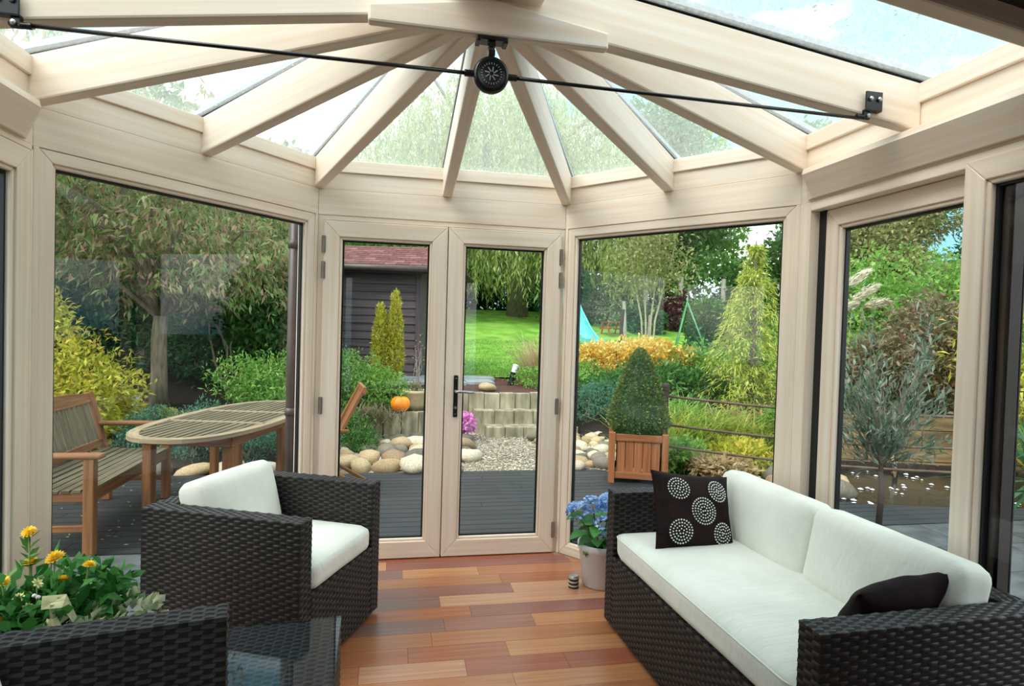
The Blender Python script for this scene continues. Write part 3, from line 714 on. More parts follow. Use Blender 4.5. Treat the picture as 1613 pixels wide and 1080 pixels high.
def pillow_y(x, z, w, h, t): 
    a = 2 * x / w; b = 2 * z / h; return -t / 2 * (max(0, 1 - abs(a) ** 2.4) * max(0, 1 - abs(b) ** 2.4)) ** .55
PWd, PH, PT = .415, .355, .13
pil = root('throw_pillow', 'dark brown square pillow with five white dotted circles, propped in the sofa corner', 'pillow', (1.395, 2.625, .468), math.radians(4))
cov = part('pillow_cover', pillow_mesh('pillow_cover', PWd, PH, PT, 2), 'dark_fabric', pil, smooth=True, loc=(0, 0, .170), rot=(math.radians(-24), math.radians(7), 0))
for cx, cz, R_ in ((-.095, .092, .049), (.110, .092, .049), (.018, -.005, .060), (-.098, -.100, .052), (.118, -.098, .047)):
    mb = MB(); ring = 0; r = R_
    while r > .004:
        k = max(1, int(2 * PI * r / .0125))
        for i in range(k):
            t = 2 * PI * i / k + r * 40; x = cx + r * math.cos(t); z = cz + r * math.sin(t) * .97; y = pillow_y(x, z, PWd * .97, PH * .97, PT) - .0032
            mb.lathe([(0.0001, .0008), (.0034, .0005), (.0039, -.003)], 6, (x, y, z), AX)
        r -= .0136
    part('dotted_circle', mb, 'white_bead', cov)
pil2 = root('throw_pillow', 'plain dark brown pillow lying against the near armrest of the sofa', 'pillow', (1.555, 1.625, .49), math.radians(3))
part('pillow_cover', pillow_mesh('pillow_cover', .36, .33, .14, 5), 'dark_fabric', pil2, smooth=True, loc=(0, .03, .105), rot=(math.radians(32), math.radians(-7), 0))

# hydrangea in a white pot, tin beside it
hy = root('potted_hydrangea', 'blue hydrangea in a white pot on the floor beside the sofa', 'potted plant', (1.22, 3.36, 0))
pot = MB(); pot.lathe([(0, 0), (.098, 0), (.106, .01), (.128, .205), (.136, .215), (.138, .245), (.130, .250), (.124, .245), (.118, .20), (0, .20)], 40); part('pot', pot, 'white_ceramic', hy, smooth=True, bevel=0)
so_ = MB(); so_.lathe([(0, .212), (.119, .212), (.119, .205)], 24); part('soil', so_, 'soil', hy)
def big_leaf(L, W, curl=.25, n=6, serr=.0):
    V = []; F = []
    for i in range(n + 1):
        t = i / n; w = W * math.sin(PI * min(1, t ** .8)) ** .8 / 2 + .0008; y = L * t; z = -curl * L * t * t
        V += [(-w, y, z + w * .35), (0, y, z), (w, y, z + w * .35)]
    for i in range(n):
        a = 3 * i; F += [(a, a + 1, a + 4, a + 3), (a + 1, a + 2, a + 5, a + 4)]
    return npmesh('leaf', V, F)
lm = big_leaf(.13, .085); lm.materials.append(MATS['leaf_house'])
g = random.Random(5); st = MB()
heads = [(-.160, -.03, .44, .066), (-.065, -.02, .47, .064), (.02, -.05, .48, .072), (.075, .03, .47, .068), (-.02, -.11, .37, .072), (.08, -.07, .42, .06)]
for hx_, hy_, hz, hr in heads: st.tube([(hx_ * .2, hy_ * .2, .20), (hx_ * .6, hy_ * .6, .33), (hx_, hy_, hz - .02)], .004, 6)
part('stems', st, 'stem_green', hy, smooth=True)
for k in range(26):
    a = g.uniform(0, 2 * PI); z = g.uniform(.24, .40); rr = g.uniform(.02, .05)
    part('leaf', lm, 'leaf_house', hy, loc=(rr * math.cos(a), rr * math.sin(a), z), rot=(g.uniform(-.3, .5), g.uniform(-.3, .3), a - PI / 2), smooth=True)
for a, z in ((math.radians(190), .41), (math.radians(200), .31), (math.radians(240), .36)):
    part('leaf', lm, 'leaf_house', hy, loc=(.10 * math.cos(a), .10 * math.sin(a), z), rot=(.1, 0, a - PI / 2), smooth=True)
for i, (hx_, hy_, hz, hr) in enumerate(heads):
    rg = np.random.default_rng(i); d = unit(rg.normal(size=(70, 3)) + np.array((0, 0, .4))); P = np.array((hx_, hy_, hz)) + d * hr * rg.uniform(.75, 1, (70, 1)) * np.array((1, 1, .75))
    arr = []
    for q in range(4):
        ph = q * PI / 2 + rg.uniform(0, 1); s1 = unit(np.cross(d, rg.normal(size=3))); s2 = np.cross(d, s1)
        arr.append(leaves(P, s1 * math.cos(ph) + s2 * math.sin(ph) + d * .25, .020, .019, q + i * 9, .1, .3))
    part('flower_head', npmesh('flower_head', *merge(*arr)), 'petal_blue', hy)
tin = root('tealight_tin', 'small dark and cream banded tin on the floor by the white pot', 'tin', (1.052, 3.335, 0))
for k in range(3):
    mb = MB(); z = k * .0215; mb.lathe([(0, z), (.028, z), (.0305, z + .003), (.0305, z + .007), (.028, z + .009), (.028, z + .0205), (0, z + .0205)], 28); part('tin_ring', mb, 'tin_dark' if k % 2 == 0 else 'tin_dark', tin, smooth=False)
    mb = MB(); mb.lathe([(.0285, z + .010), (.0292, z + .011), (.0292, z + .0185), (.0285, z + .0195)], 28); part('tin_band', mb, 'tin_cream', tin)
mb = MB(); mb.lathe([(0, .069), (.024, .069), (.029, .065), (.029, .0645)], 28); part('tin_lid', mb, 'steel', tin)

# flowering plant by the left window ------------------------------------------------
fp = root('flowering_plant', 'bushy plant with yellow pompom flowers in the near left corner', 'plant', (-1.10, 2.20, 0))
pot = MB(); pot.lathe([(0, 0), (.12, 0), (.16, .30), (.165, .32), (.15, .32), (.14, .29), (0, .29)], 30); part('pot', pot, 'cream_stone', fp, smooth=True)
lob = [((-.08, -.05, .46), (.16, .18, .18)), ((.05, .05, .45), (.18, .20, .17)), ((.12, .10, .53), (.13, .12, .10)), ((-.13, .0, .42), (.14, .16, .16)), ((.02, -.10, .41), (.17, .13, .15))]
part('foliage', bush_mesh('plant_foliage', 1700, lob, .062, .034, 31, out=.7, rnd=.8, shell=.35), 'leaf_house', fp, kind='stuff')
part('blades', npmesh('blades', *blade_arrays(np.random.default_rng(2).normal(size=(70, 3)) * .05 + np.array((-.10, -.05, .38)), np.random.default_rng(3).normal(size=(70, 3)) * .55 + np.array((0, 0, 1)), .38, .022, 4)), 'leaf_mid', fp, kind='stuff')
P, Dv = blob(220, [((.24, .06, .46), (.13, .10, .05)), ((.12, -.06, .46), (.10, .08, .05))], 33)
part('ivy', npmesh('ivy', *leaves(P, Dv + np.array((.3, 0, .2)), .04, .034, 3)), 'leaf_varieg', fp, kind='stuff')
def pompom(name, r, seed, layers=4, petals=13, m='yellow_petal'):
    V = []; F = []
    arr = []
    for l in range(layers):
        t = l / layers; k = max(5, int(petals * (1 - .55 * t)))
        for i in range(k):
            a = 2 * PI * i / k + l * .4; el = t * 1.25; d = np.array((math.cos(a) * math.cos(el), math.sin(a) * math.cos(el), math.sin(el)))
            s = np.array((-math.sin(a), math.cos(a), 0)); w = r * .24 * (1 - .3 * t); n_ = np.cross(d, s)
            b = len(V); L = r * (1 - .25 * t)
            V += [tuple(d * L * .15), tuple(d * L * .65 + s * w), tuple(d * L), tuple(d * L * .65 - s * w)]; F.append((b, b + 1, b + 2, b + 3))
    return npmesh(name, V, F)
pp = pompom('pompom', .026, 0); pp.materials.append(MATS['yellow_petal'])
# stalks aimed at the places the blooms have in the plant
st = MB()
for i, (x, y_, z, k) in enumerate([(-.020, 0, .772, .9), (-.018, .01, .668, 1.05), (.050, .01, .682, 1.2), (.085, -.02, .620, .9), (.145, .02, .650, .85), (-.095, 0, .617, 1.0), (-.085, -.03, .494, 1.0)]):
    st.tube([(x * .3, y_ * .3, .30), (x * .8, y_, z * .75), (x, y_, z - .004)], .0028, 6)
    o = part('flower', pp, 'yellow_petal', fp, loc=(x, y_, z), rot=(.5 * math.cos(i * 2), .4 * math.sin(i * 3), i)); o.scale = (k, k, k)
cp = pompom('bud', .020, 1, 2, 7); cp.materials.append(MATS['cream_petal'])
for x, y_, z in ((.030, -.05, .625), (-.015, -.06, .585), (.02, -.08, .56)):
    part('bud', cp, 'cream_petal', fp, loc=(x, y_, z), rot=(.8, .3, x * 40)); st.tube([(x * .3, y_ * .3, .32), (x, y_, z)], .0025, 6)
part('stems', st, 'stem_green', fp, smooth=True)
sp = leaves(np.array([(-.02 + .004 * (i % 2), 0, .66 + .018 * (i // 2)) for i in range(10)]), np.array([((-1) ** i, .2, .5 + .1 * i) for i in range(10)], float), .05, .018, 8)
part('stalk_leaves', npmesh('stalk_leaves', *sp), 'leaf_mid', fp, kind='stuff')
# folded cream paper ornament standing among the leaves
po = root('paper_ornament', 'cream folded paper cone with a small flap and white beads, among the yellow flowers', 'ornament', (-.995, 2.08, .42))
mb = MB(); mb.lathe([(.046, 0), (.024, .10), (.012, .125)], 7, (0, 0, .0)); part('cone', mb, 'cream_paper', po)
mb = MB(); mb.face([(-.03, 0, .150), (.032, -.012, .158), (.034, .012, .190), (-.034, .014, .186)], (1, 0, 0)); mb.face([(.034, .012, .190), (.032, -.012, .158), (.058, 0, .105), (.064, .01, .118)], (1, 0, 0)); mb.tube([(0, 0, .1), (0, .004, .165)], .008, 6); part('flap', mb, 'cream_paper', po)
for dx in (-.046, -.036):
    mb = MB(); mb.lathe([(0.0002, -.007), (.006, -.003), (.007, 0), (.006, .003), (.0002, .007)], 10, (dx, -.004, .196 - (dx + .046) * .5)); part('bead', mb, 'white_trim', po, smooth=True)
# ------------------------------------------------------------------ garden ground
ZD = -.10                                                     # deck and patio level
YT = np.array([-20, 6.5, 8.5, 9.25, 9.32, 12, 16, 20, 24, 30, 40, 70, 120.])
ZT_ = np.array([-.2, -.16, -.14, -.13, .44, .52, .74, .98, 1.62, 2.28, 2.75, 3.0, 3.2])
ZLf = np.array([-.2, -.14, .02, .12, .14, .48, .74, .98, 1.62, 2.28, 2.75, 3.0, 3.2])
ZRt = np.array([-.2, -.16, -.02, .22, .24, .60, .80, 1.0, 1.62, 2.28, 2.75, 3.0, 3.2])
def sstep(a, b, x): t = np.clip((x - a) / (b - a), 0, 1); return t * t * (3 - 2 * t)
def pond_in(x, y):
    """1 inside the pond basin"""
    e = np.interp(y, [4.6, 4.83, 5.13, 6.4, 7.2], [7.5, 5.2, 4.15, 3.05, 3.2])
    f = np.interp(x, [2.5, 4.3, 5.5, 7.0, 9.0], [6.6, 7.4, 6.95, 6.6, 6.3])
    return sstep(0, .12, x - e) * sstep(0, .12, f - y) * (x < 9.2)
def gz(x, y):
    x = np.asarray(x, float); y = np.asarray(y, float)
    c = np.interp(y, YT, ZT_); l = np.interp(y, YT, ZLf); r = np.interp(y, YT, ZRt)
    wl = sstep(-.55, -.75, x); wl = 1 - sstep(-.75, -.55, x); wr = sstep(2.75, 2.95, x)
    z = c * (1 - wl) * (1 - wr) + l * wl + r * wr
    mid = (x > -.75) & (x < .46)                              # the lower wall piece stands further forward
    z = np.where(mid & (y > np.interp(x, [-.75, -.1, .62], [8.55, 8.62, 8.85]) + .16) & (y < 9.6), np.maximum(z, .24 + .0 * y), z)
    z = np.where((y < 4.46), -.2, z)
    return z - pond_in(x, y) * .55
def grid(name, xs, ys, fz, keep=None):
    X, Y = np.meshgrid(xs, ys); Z = fz(X, Y); V = np.stack((X, Y, Z), -1).reshape(-1, 3); n = len(xs)
    i, j = np.meshgrid(np.arange(n - 1), np.arange(len(ys) - 1)); a = (j * n + i)
    if keep is not None:
        cx = (xs[:-1] + xs[1:]) / 2; cy = (ys[:-1] + ys[1:]) / 2; K = keep(*np.meshgrid(cx, cy)); a = a[K]
    a = a.ravel(); return npmesh(name, V, np.stack((a, a + 1, a + n + 1, a + n), 1))
xs = np.concatenate((np.linspace(-60, -6, 28), np.arange(-5.8, 10.01, .16), np.linspace(10.6, 70, 40)))
ys = np.concatenate((np.linspace(-8, 3.4, 12), np.arange(3.6, 12.01, .12), np.linspace(12.5, 34, 60), np.linspace(36, 120, 24)))
o = part('ground', grid('ground', xs, ys, gz), 'soil', None, kind='structure', smooth=True, label='dark garden soil')
def lawn_in(x, y): return (y > np.interp(x, [-60, -6, -1.2, 1.6, 3.2, 4.5, 9, 12, 70], [19, 17, 12.6, 11.4, 11.6, 12.6, 12.8, 13, 14])) & (y < 44)
xl = np.arange(-24, 40, .4); yl = np.concatenate((np.arange(11, 16, .12), np.arange(16, 45, .4)))
part('lawn', grid('lawn', xl, yl, lambda x, y: gz(x, y) + .03, lawn_in), 'lawn_grass', None, kind='structure', smooth=True, label='mown green lawn rising to the trees')
rg = np.random.default_rng(8); n = 26000
px = rg.uniform(.3, 11, n); py = 11.3 + 9 * rg.uniform(0, 1, n) ** 1.8; k = lawn_in(px, py); px, py = px[k], py[k]
bp = np.stack((px, py, gz(px, py) + .03), 1)
part('grass', npmesh('grass', *leaves(bp, rg.normal(size=bp.shape) * .35 + np.array((0, 0, 1)), .05, .014, 4)), 'leaf_bright', None, kind='stuff', label='short lawn grass blades')

# deck --------------------------------------------------------------------------
deck = root('deck', 'dark grey grooved timber deck outside the glass', kind='structure')
def deck_r(y): return float(np.interp(y, [4.44, 4.83, 5.13, 6.2, 6.3, 6.6], [9.0, 5.2, 4.15, 3.2, 2.62, 2.30]))
g = random.Random(3); y = 4.44; k = 0
def plank(x0, x1a, x1b, y, y1): 
    mb = MB(); mb.hexa([(x0, y + .004, ZD - .03), (x1a, y + .004, ZD - .03), (x1b, y1 - .004, ZD - .03), (x0, y1 - .004, ZD - .03)], [(x0, y + .004, ZD), (x1a, y + .004, ZD), (x1b, y1 - .004, ZD), (x0, y1 - .004, ZD)]); part('plank', mb, 'deck_wood', deck)
while y < 6.56:
    y1 = y + .121; cut = g.uniform(-.4, 1.5) if k % 2 else g.uniform(1.0, 2.0); xm = -2.2 + g.uniform(-.4, .4)
    plank(-4.6, xm, xm, y, y1); plank(xm + .004, cut, cut, y, y1); plank(cut + .004, deck_r(y), deck_r(y1), y, y1); y = y1; k += 1
for y in np.arange(3.95, 4.43, .121):
    w0 = -.7; plank(-.9, 1.3, 1.3, y, y + .121)
mb = MB(); mb.box((-1.2, 5.2, -.17), (6.8, 2.5, .06)); part('joist_bed', mb, 'rattan_core', deck)
pat = root('patio', 'grey concrete slab patio beside the conservatory', kind='structure')
def slab(x0, y0, x1, y1): mb = MB(); mb.box(((x0 + x1) / 2, (y0 + y1) / 2, ZD - .025), (x1 - x0 - .008, y1 - y0 - .008, .05)); part('slab', mb, 'slab', pat, bevel=.004)
for i in range(9):
    for j in range(8):
        y1 = 4.43 - j * .50; x1 = -.92 - i * .50 - (.25 if j % 2 else 0)
        if i < 6 and x1 < -.9 and (x1 < -1.52 or y1 - .5 > np.interp(x1, [-1.4, -.45], [2.72, 3.88]) + .02): slab(x1 - .50, y1 - .50, x1, y1)
for i in range(11):
    for j in range(10):
        y1 = 4.43 - j * .50; x0 = 1.42 + i * .60 - (.3 if j % 2 else 0)
        if x0 > 2.1 or y1 - .5 > np.interp(x0, [1.09, 1.98], [3.88, 2.74]) + .06: slab(x0, y1 - .50, x0 + .60, y1)

# gravel, cobbles, retaining wall, steps ---------------------------------------------
gr = part('gravel_bed', grid('gravel_bed', np.arange(-1.3, 2.95, .2), np.arange(6.5, 9.4, .2), lambda x, y: gz(np.clip(x, -.5, 2.7), y) * 0 - .125 + .02 * np.sin(x * 3) * np.sin(y * 4)), 'gravel', None, kind='structure', label='pale gravel in front of the steps')
rg = np.random.default_rng(21); n = 9000; px = rg.uniform(.55, 2.75, n); py = rg.uniform(6.57, 8.95, n); r = rg.uniform(.008, .020, n)
oc = np.array([(1, 0, 0), (0, 1, 0), (-1, 0, 0), (0, -1, 0), (0, 0, .7), (0, 0, -.5)], float)
fc = np.array([(0, 1, 4), (1, 2, 4), (2, 3, 4), (3, 0, 4), (1, 0, 5), (2, 1, 5), (3, 2, 5), (0, 3, 5)])
an = rg.uniform(0, 6.3, n); ca, sa = np.cos(an), np.sin(an); st_ = rg.uniform(.7, 1.5, n)
ox = oc[None] * np.stack((r * st_, r, r * .7), 1)[:, None, :]; X = ox[..., 0] * ca[:, None] - ox[..., 1] * sa[:, None] + px[:, None]; Y = ox[..., 0] * sa[:, None] + ox[..., 1] * ca[:, None] + py[:, None]
Zg = ox[..., 2] + (-.125 + .02 * np.sin(px * 3) * np.sin(py * 4) + r * .4)[:, None]
leafmat('pebble', ['#736a5c', '#b4aa96', '#948872', '#ccc5b6', '#66625a', '#a6987f'], rough=.8, trans=0)
part('gravel', npmesh('gravel', np.stack((X, Y, Zg), -1), (np.arange(n)[:, None, None] * 6 + fc[None]).reshape(-1, 3)), 'pebble', None, kind='stuff', label='loose pale gravel chippings')
def stone_mesh(seed):
    bm = bmesh.new(); bmesh.ops.create_icosphere(bm, subdivisions=2, radius=1)
    for v in bm.verts: v.co *= 1 + .28 * mnoise.noise(v.co * 1.1 + Vector((seed * 5.3, 0, 0))) + .08 * mnoise.noise(v.co * 3 + Vector((0, seed, 0)))
    me = bpy.data.meshes.new('stone'); bm.to_mesh(me); bm.free(); me.materials.append(MATS['stone']); me.polygons.foreach_set('use_smooth', np.ones(len(me.polygons), dtype=bool)); return me
SM = [stone_mesh(i) for i in range(5)]
cob = root('cobble_bed', 'rounded pale river stones heaped beside the gravel', kind='structure')
g = random.Random(7); placed = []
def stone(x, y, r, el=1.3, zz=None, par=cob):
    z = -.12 + .02 * math.sin(x * 3) * math.sin(y * 4) if zz is None else zz
    o = part('stone', g.choice(SM), 'stone', par, loc=(x, y, z + r * .42), rot=(g.uniform(-.2, .2), g.uniform(-.2, .2), g.uniform(0, 3.1))); o.scale = (r * el, r, r * g.uniform(.6, .8)); return o
big = [(-.02, 6.75, .13), (.28, 6.72, .17), (.06, 7.15, .15), (-.22, 7.2, .13), (-.45, 7.0, .13), (.30, 7.2, .15), (.38, 7.6, .14), (-.02, 7.6, .13), (.16, 8.0, .15), (-.3, 6.85, .12), (.40, 8.05, .14), (-.62, 6.8, .12), (.1, 8.35, .12), (.36, 8.4, .12), (.93, 7.25, .13), (.98, 7.95, .14), (.99, 8.3, .13), (.84, 8.45, .11), (.80, 7.75, .11), (.74, 7.1, .10), (.70, 6.8, .09), (.62, 7.5, .12)]
for x, y, r in big: stone(x, y, r * .95); placed.append((x, y, r))
for k in range(900):
    x = g.uniform(-1.0, 1.05); y = g.uniform(6.62, 8.5); r = g.uniform(.045, .10)
    if x > .72 and y < 7.2: continue
    if all((x - a) ** 2 + (y - b) ** 2 > (.85 * (r + q)) ** 2 for a, b, q in placed) and len(placed) < 90: stone(x, y, r); placed.append((x, y, r))
cob2 = root('cobble_bed', 'white river stones seen beyond the timber planter', kind='structure')
pl2 = []
for k in range(1500):
    x = g.uniform(2.0, 3.5); y = g.uniform(6.62, 8.6); r = g.uniform(.06, .11)
    if x > 2.45 + (y - 6.62) * .7: continue
    if len(pl2) < 70 and all((x - a) ** 2 + (y - b) ** 2 > (.85 * (r + q)) ** 2 for a, b, q in pl2): stone(x, y, r, par=cob2); pl2.append((x, y, r))
g = random.Random(17)
def palisade(name, label, pts, zb, zt, wd=.13):
    t = root(name, label, kind='structure')
    for (x0, y0), (x1, y1) in zip(pts, pts[1:]):
        l = math.hypot(x1 - x0, y1 - y0); n = max(1, round(l / wd)); d = ((x1 - x0) / l, (y1 - y0) / l); a = math.atan2(d[1], d[0])
        for i in range(n):
            c = (i + .5) / n; x = x0 + (x1 - x0) * c; y = y0 + (y1 - y0) * c; h = zt + g.uniform(-.012, .012); R = np.array(((math.cos(a), -math.sin(a), 0), (math.sin(a), math.cos(a), 0), (0, 0, 1)))
            mb = MB(); mb.box((x, y, (zb + h) / 2), (l / n - .008, .12, h - zb), R, (0, 0, 1)); part('wall_block', mb, 'concrete_log', t, bevel=.012)
    return t
palisade('retaining_wall', 'low weathered concrete wall under the pumpkin', [(-.75, 8.55), (-.1, 8.62), (.62, 8.85)], -.2, .245, .24)
palisade('retaining_wall', 'higher weathered concrete wall behind the block steps', [(.62, 8.85), (.68, 9.25), (2.85, 9.32)], -.2, .475, .25)
steps = root('garden_steps', 'two weathered concrete block steps up to the lawn', kind='structure')
for (x0, x1, y0, y1, z0, z1, n) in ((1.37, 2.75, 8.72, 9.05, -.2, .035, 5), (1.24, 2.42, 9.0, 9.26, -.2, .235, 4)):
    for i in range(n):
        a = x0 + (x1 - x0) * i / n; b = x0 + (x1 - x0) * (i + 1) / n; mb = MB(); mb.box(((a + b) / 2, (y0 + y1) / 2, (z0 + z1) / 2), (b - a - .006, y1 - y0, z1 - z0), g=(0, 0, 1)); part('step_block', mb, 'concrete_log', steps, bevel=.012)
part('bark_bed', grid('bark_bed', np.arange(.65, 3.3, .15), np.arange(9.34, 11.3, .15), lambda x, y: gz(x, y) + .02 + .015 * np.sin(x * 9) * np.sin(y * 11)), 'bark_mulch', None, kind='structure', label='brown bark mulch above the steps')
pv = root('stepping_path', 'pale grey stepping slabs at the edge of the lawn', kind='structure')
for x0, y0, x1, y1 in ((-.3, 10.2, .62, 10.9), (.64, 10.2, 1.25, 10.95), (1.27, 10.35, 1.75, 10.95), (-.1, 10.92, .62, 11.5), (.64, 10.97, 1.25, 11.55), (1.27, 10.97, 1.85, 11.5)):
    mb = MB(); mb.box(((x0 + x1) / 2, (y0 + y1) / 2, float(gz((x0 + x1) / 2, (y0 + y1) / 2)) + .035), (x1 - x0, y1 - y0, .05)); part('slab', mb, 'pale_slab', pv, bevel=.005)
o = part('boulder', stone_mesh(9), 'stone', None, loc=(1.50, 9.62, .52), rot=(0, 0, .2)); o.scale = (.15, .11, .075); tag(o, 'smooth pale boulder lying on the bark above the steps', 'stone')

# pond ---------------------------------------------------------------------------------
part('pond_water', grid('pond_water', np.arange(2.8, 9.3, .3), np.arange(4.4, 7.7, .3), lambda x, y: x * 0 - .22), 'water', None, kind='structure', label='dark pond water')
rg = np.random.default_rng(12); n = 90; V = []; F = []
for k in range(n):
    x = rg.uniform(4.0, 6.6); y = rg.uniform(5.1, 6.9)
    if float(pond_in(x, y)) < .9: continue
    r = rg.uniform(.012, .032); i = len(V); V += [(x + r * math.cos(t), y + r * math.sin(t) * 1.1, -.212) for t in np.linspace(0, 2 * PI, 7)[:-1]] + [(x, y, -.212 + r * .5)]; F += [(i + q, i + (q + 1) % 6, i + 6) for q in range(6)]
part('foam_bubbles', npmesh('foam', V, F), 'white_trim', None, kind='stuff', label='white foam bubbles floating on the pond')
pw = root('pond_edging', 'weathered timber sleepers edging the far side of the pond', kind='structure')
P0, P1 = np.array((5.55, 7.15)), np.array((9.0, 6.3)); dd = (P1 - P0) / np.linalg.norm(P1 - P0); an = math.atan2(dd[1], dd[0])
R = np.array(((math.cos(an), -math.sin(an), 0), (math.sin(an), math.cos(an), 0), (0, 0, 1)))
for row in range(4):
    x = -.3 if row % 2 else 0
    while x < 3.4:
        l = 1.3; c = P0 + dd * (x + l / 2); mb = MB(); mb.box((c[0], c[1], -.32 + .10 + row * .205), (l - .012, .14 + (.03 if row == 0 else 0), .198), R, (dd[0], dd[1], 0)); part('sleeper', mb, 'sleeper_wood', pw, bevel=.01); x += l
sp = root('water_spout', 'short jet of water falling into the pond from the timber wall', 'water', (6.15, 6.62, -.05))
mb = MB(); mb.tube([(0, .12, .17), (-.01, .0, .18), (-.05, -.12, .12), (-.09, -.2, -.02), (-.11, -.23, -.17)], [.016, .018, .02, .024, .03], 8); part('jet', mb, 'drop', sp, smooth=True)
mb = MB(); mb.tube([(0, .2, .17), (0, .08, .17)], .022, 10); part('pipe', mb, 'steel', sp)
rg = np.random.default_rng(52); n = 60; px = rg.uniform(-2.7, -1.2, 60); py = rg.uniform(4.5, 6.4, n)
part('fallen_leaves', npmesh('fallen_leaves', *leaves(np.stack((px, py, np.full(n, ZD + .004)), 1), np.stack((np.cos(px * 99), np.sin(px * 99), 0 * px), 1), .038, .018, 3, .02, .05)), 'leaf_tan', None, kind='stuff', label='small yellow fallen leaves scattered on the deck')
# rope fence at the deck edge
def fence_post(x, y, label, h=.95):
    t = root('fence_post', label, 'post', (x, y, ZD - .1)); mb = MB(); mb.lathe([(0, 0), (.045, 0), (.045, h), (.052, h + .005), (.052, h + .05), (.045, h + .075), (0, h + .08)], 16); part('post', mb, 'post_dark', t, smooth=False); return t
fp0 = (3.02, 6.42); fp1 = (5.75, 5.05)
fence_post(*fp0, 'dark round timber fence post behind the timber planter', 1.02)
fence_post(fp1[0], fp1[1], 'dark round fence post at the far end of the rope rails', 1.02)
for k, (za, zb, lab) in enumerate(((.76, .72, 'top'), (.44, .40, 'middle'), (.20, .16, 'lowest'))):
    pts = [(fp0[0] + (fp1[0] - fp0[0]) * t, fp0[1] + (fp1[1] - fp0[1]) * t, za + (zb - za) * t - .05 * math.sin(PI * t)) for t in np.linspace(0, 1, 12)]
    o = part('rope_rail', MB().tube(pts, .014, 8), 'rope', None, smooth=True); tag(o, lab + ' rope rail strung beside the pond', 'rope', None)

# bench ------------------------------------------------------------------------------------
bn = root('garden_bench', 'weathered teak garden bench with slatted seat and back', 'bench', (-2.15, 5.12, ZD), 0)
# local x = along the bench, y = towards the back
bn.rotation_euler[2] = PI / 2; BL = 1.45; BDp = .55
def bx(nm, c, s, m='teak', par=bn, bev=.006): return part(nm, MB().box(c, s), m, par, bevel=bev)
for s in (-1, 1):
    x = s * (BL / 2 - .035)
    bx('leg', (x, -BDp / 2 + .03, .32), (.065, .065, .64)); 
    mb = MB(); mb.bar((x, BDp / 2 - .06, 0), (x, BDp / 2 - .03, .45), .065, .06, up=(0, 1, 0)); mb.bar((x, BDp / 2 - .03, .45), (x, BDp / 2 + .10, .92), .065, .055, up=(0, 1, 0)); part('back_post', mb, 'teak', bn, bevel=.006)
    bx('armrest', (x, -.02, .655), (.085, BDp + .06, .035), 'teak', bn, .014); bx('seat_rail', (x, 0, .39), (.035, BDp - .06, .07)); bx('stretcher', (x, 0, .18), (.03, BDp - .06, .045))
bx('front_rail', (0, -BDp / 2 + .03, .385), (BL - .1, .03, .075)); bx('rear_rail', (0, BDp / 2 - .05, .385), (BL - .1, .03, .075))
for i in range(8):
    y = -BDp / 2 + .035 + i * .066; bx('seat_slat', (0, y, .435 - .012 * math.sin(PI * i / 7)), (BL - .02, .052, .02), 'teak_grey', bn, .003)
def bk(z): return BDp / 2 - .03 + (z - .45) * .277
mb = MB(); n = 9; xs_ = np.linspace(-BL / 2 + .05, BL / 2 - .05, n)
for i in range(n - 1):
    x0, x1 = xs_[i], xs_[i + 1]; t0 = .90 + .045 * (1 - (2 * x0 / BL) ** 2); t1 = .90 + .045 * (1 - (2 * x1 / BL) ** 2)
    y0, y1 = bk(.84), bk(.92); mb.hexa([(x0, y0 - .015, .835), (x1, y0 - .015, .835), (x1, y0 + .015, .835), (x0, y0 + .015, .835)], [(x0, y1 - .015, t0), (x1, y1 - .015, t1), (x1, y1 + .015, t1), (x0, y1 + .015, t0)])
part('top_rail', mb, 'teak', bn)
mb = MB(); mb.bar((-BL / 2 + .05, bk(.5), .5), (BL / 2 - .05, bk(.5), .5), .03, .06); part('lower_rail', mb, 'teak', bn)
for i in range(17):
    x = -BL / 2 + .115 + i * (BL - .23) / 16; mb = MB(); mb.bar((x, bk(.51), .51), (x, bk(.85), .85), .05, .014, up=(0, -1, 0)); part('back_slat', mb, 'teak_grey', bn, bevel=.003)

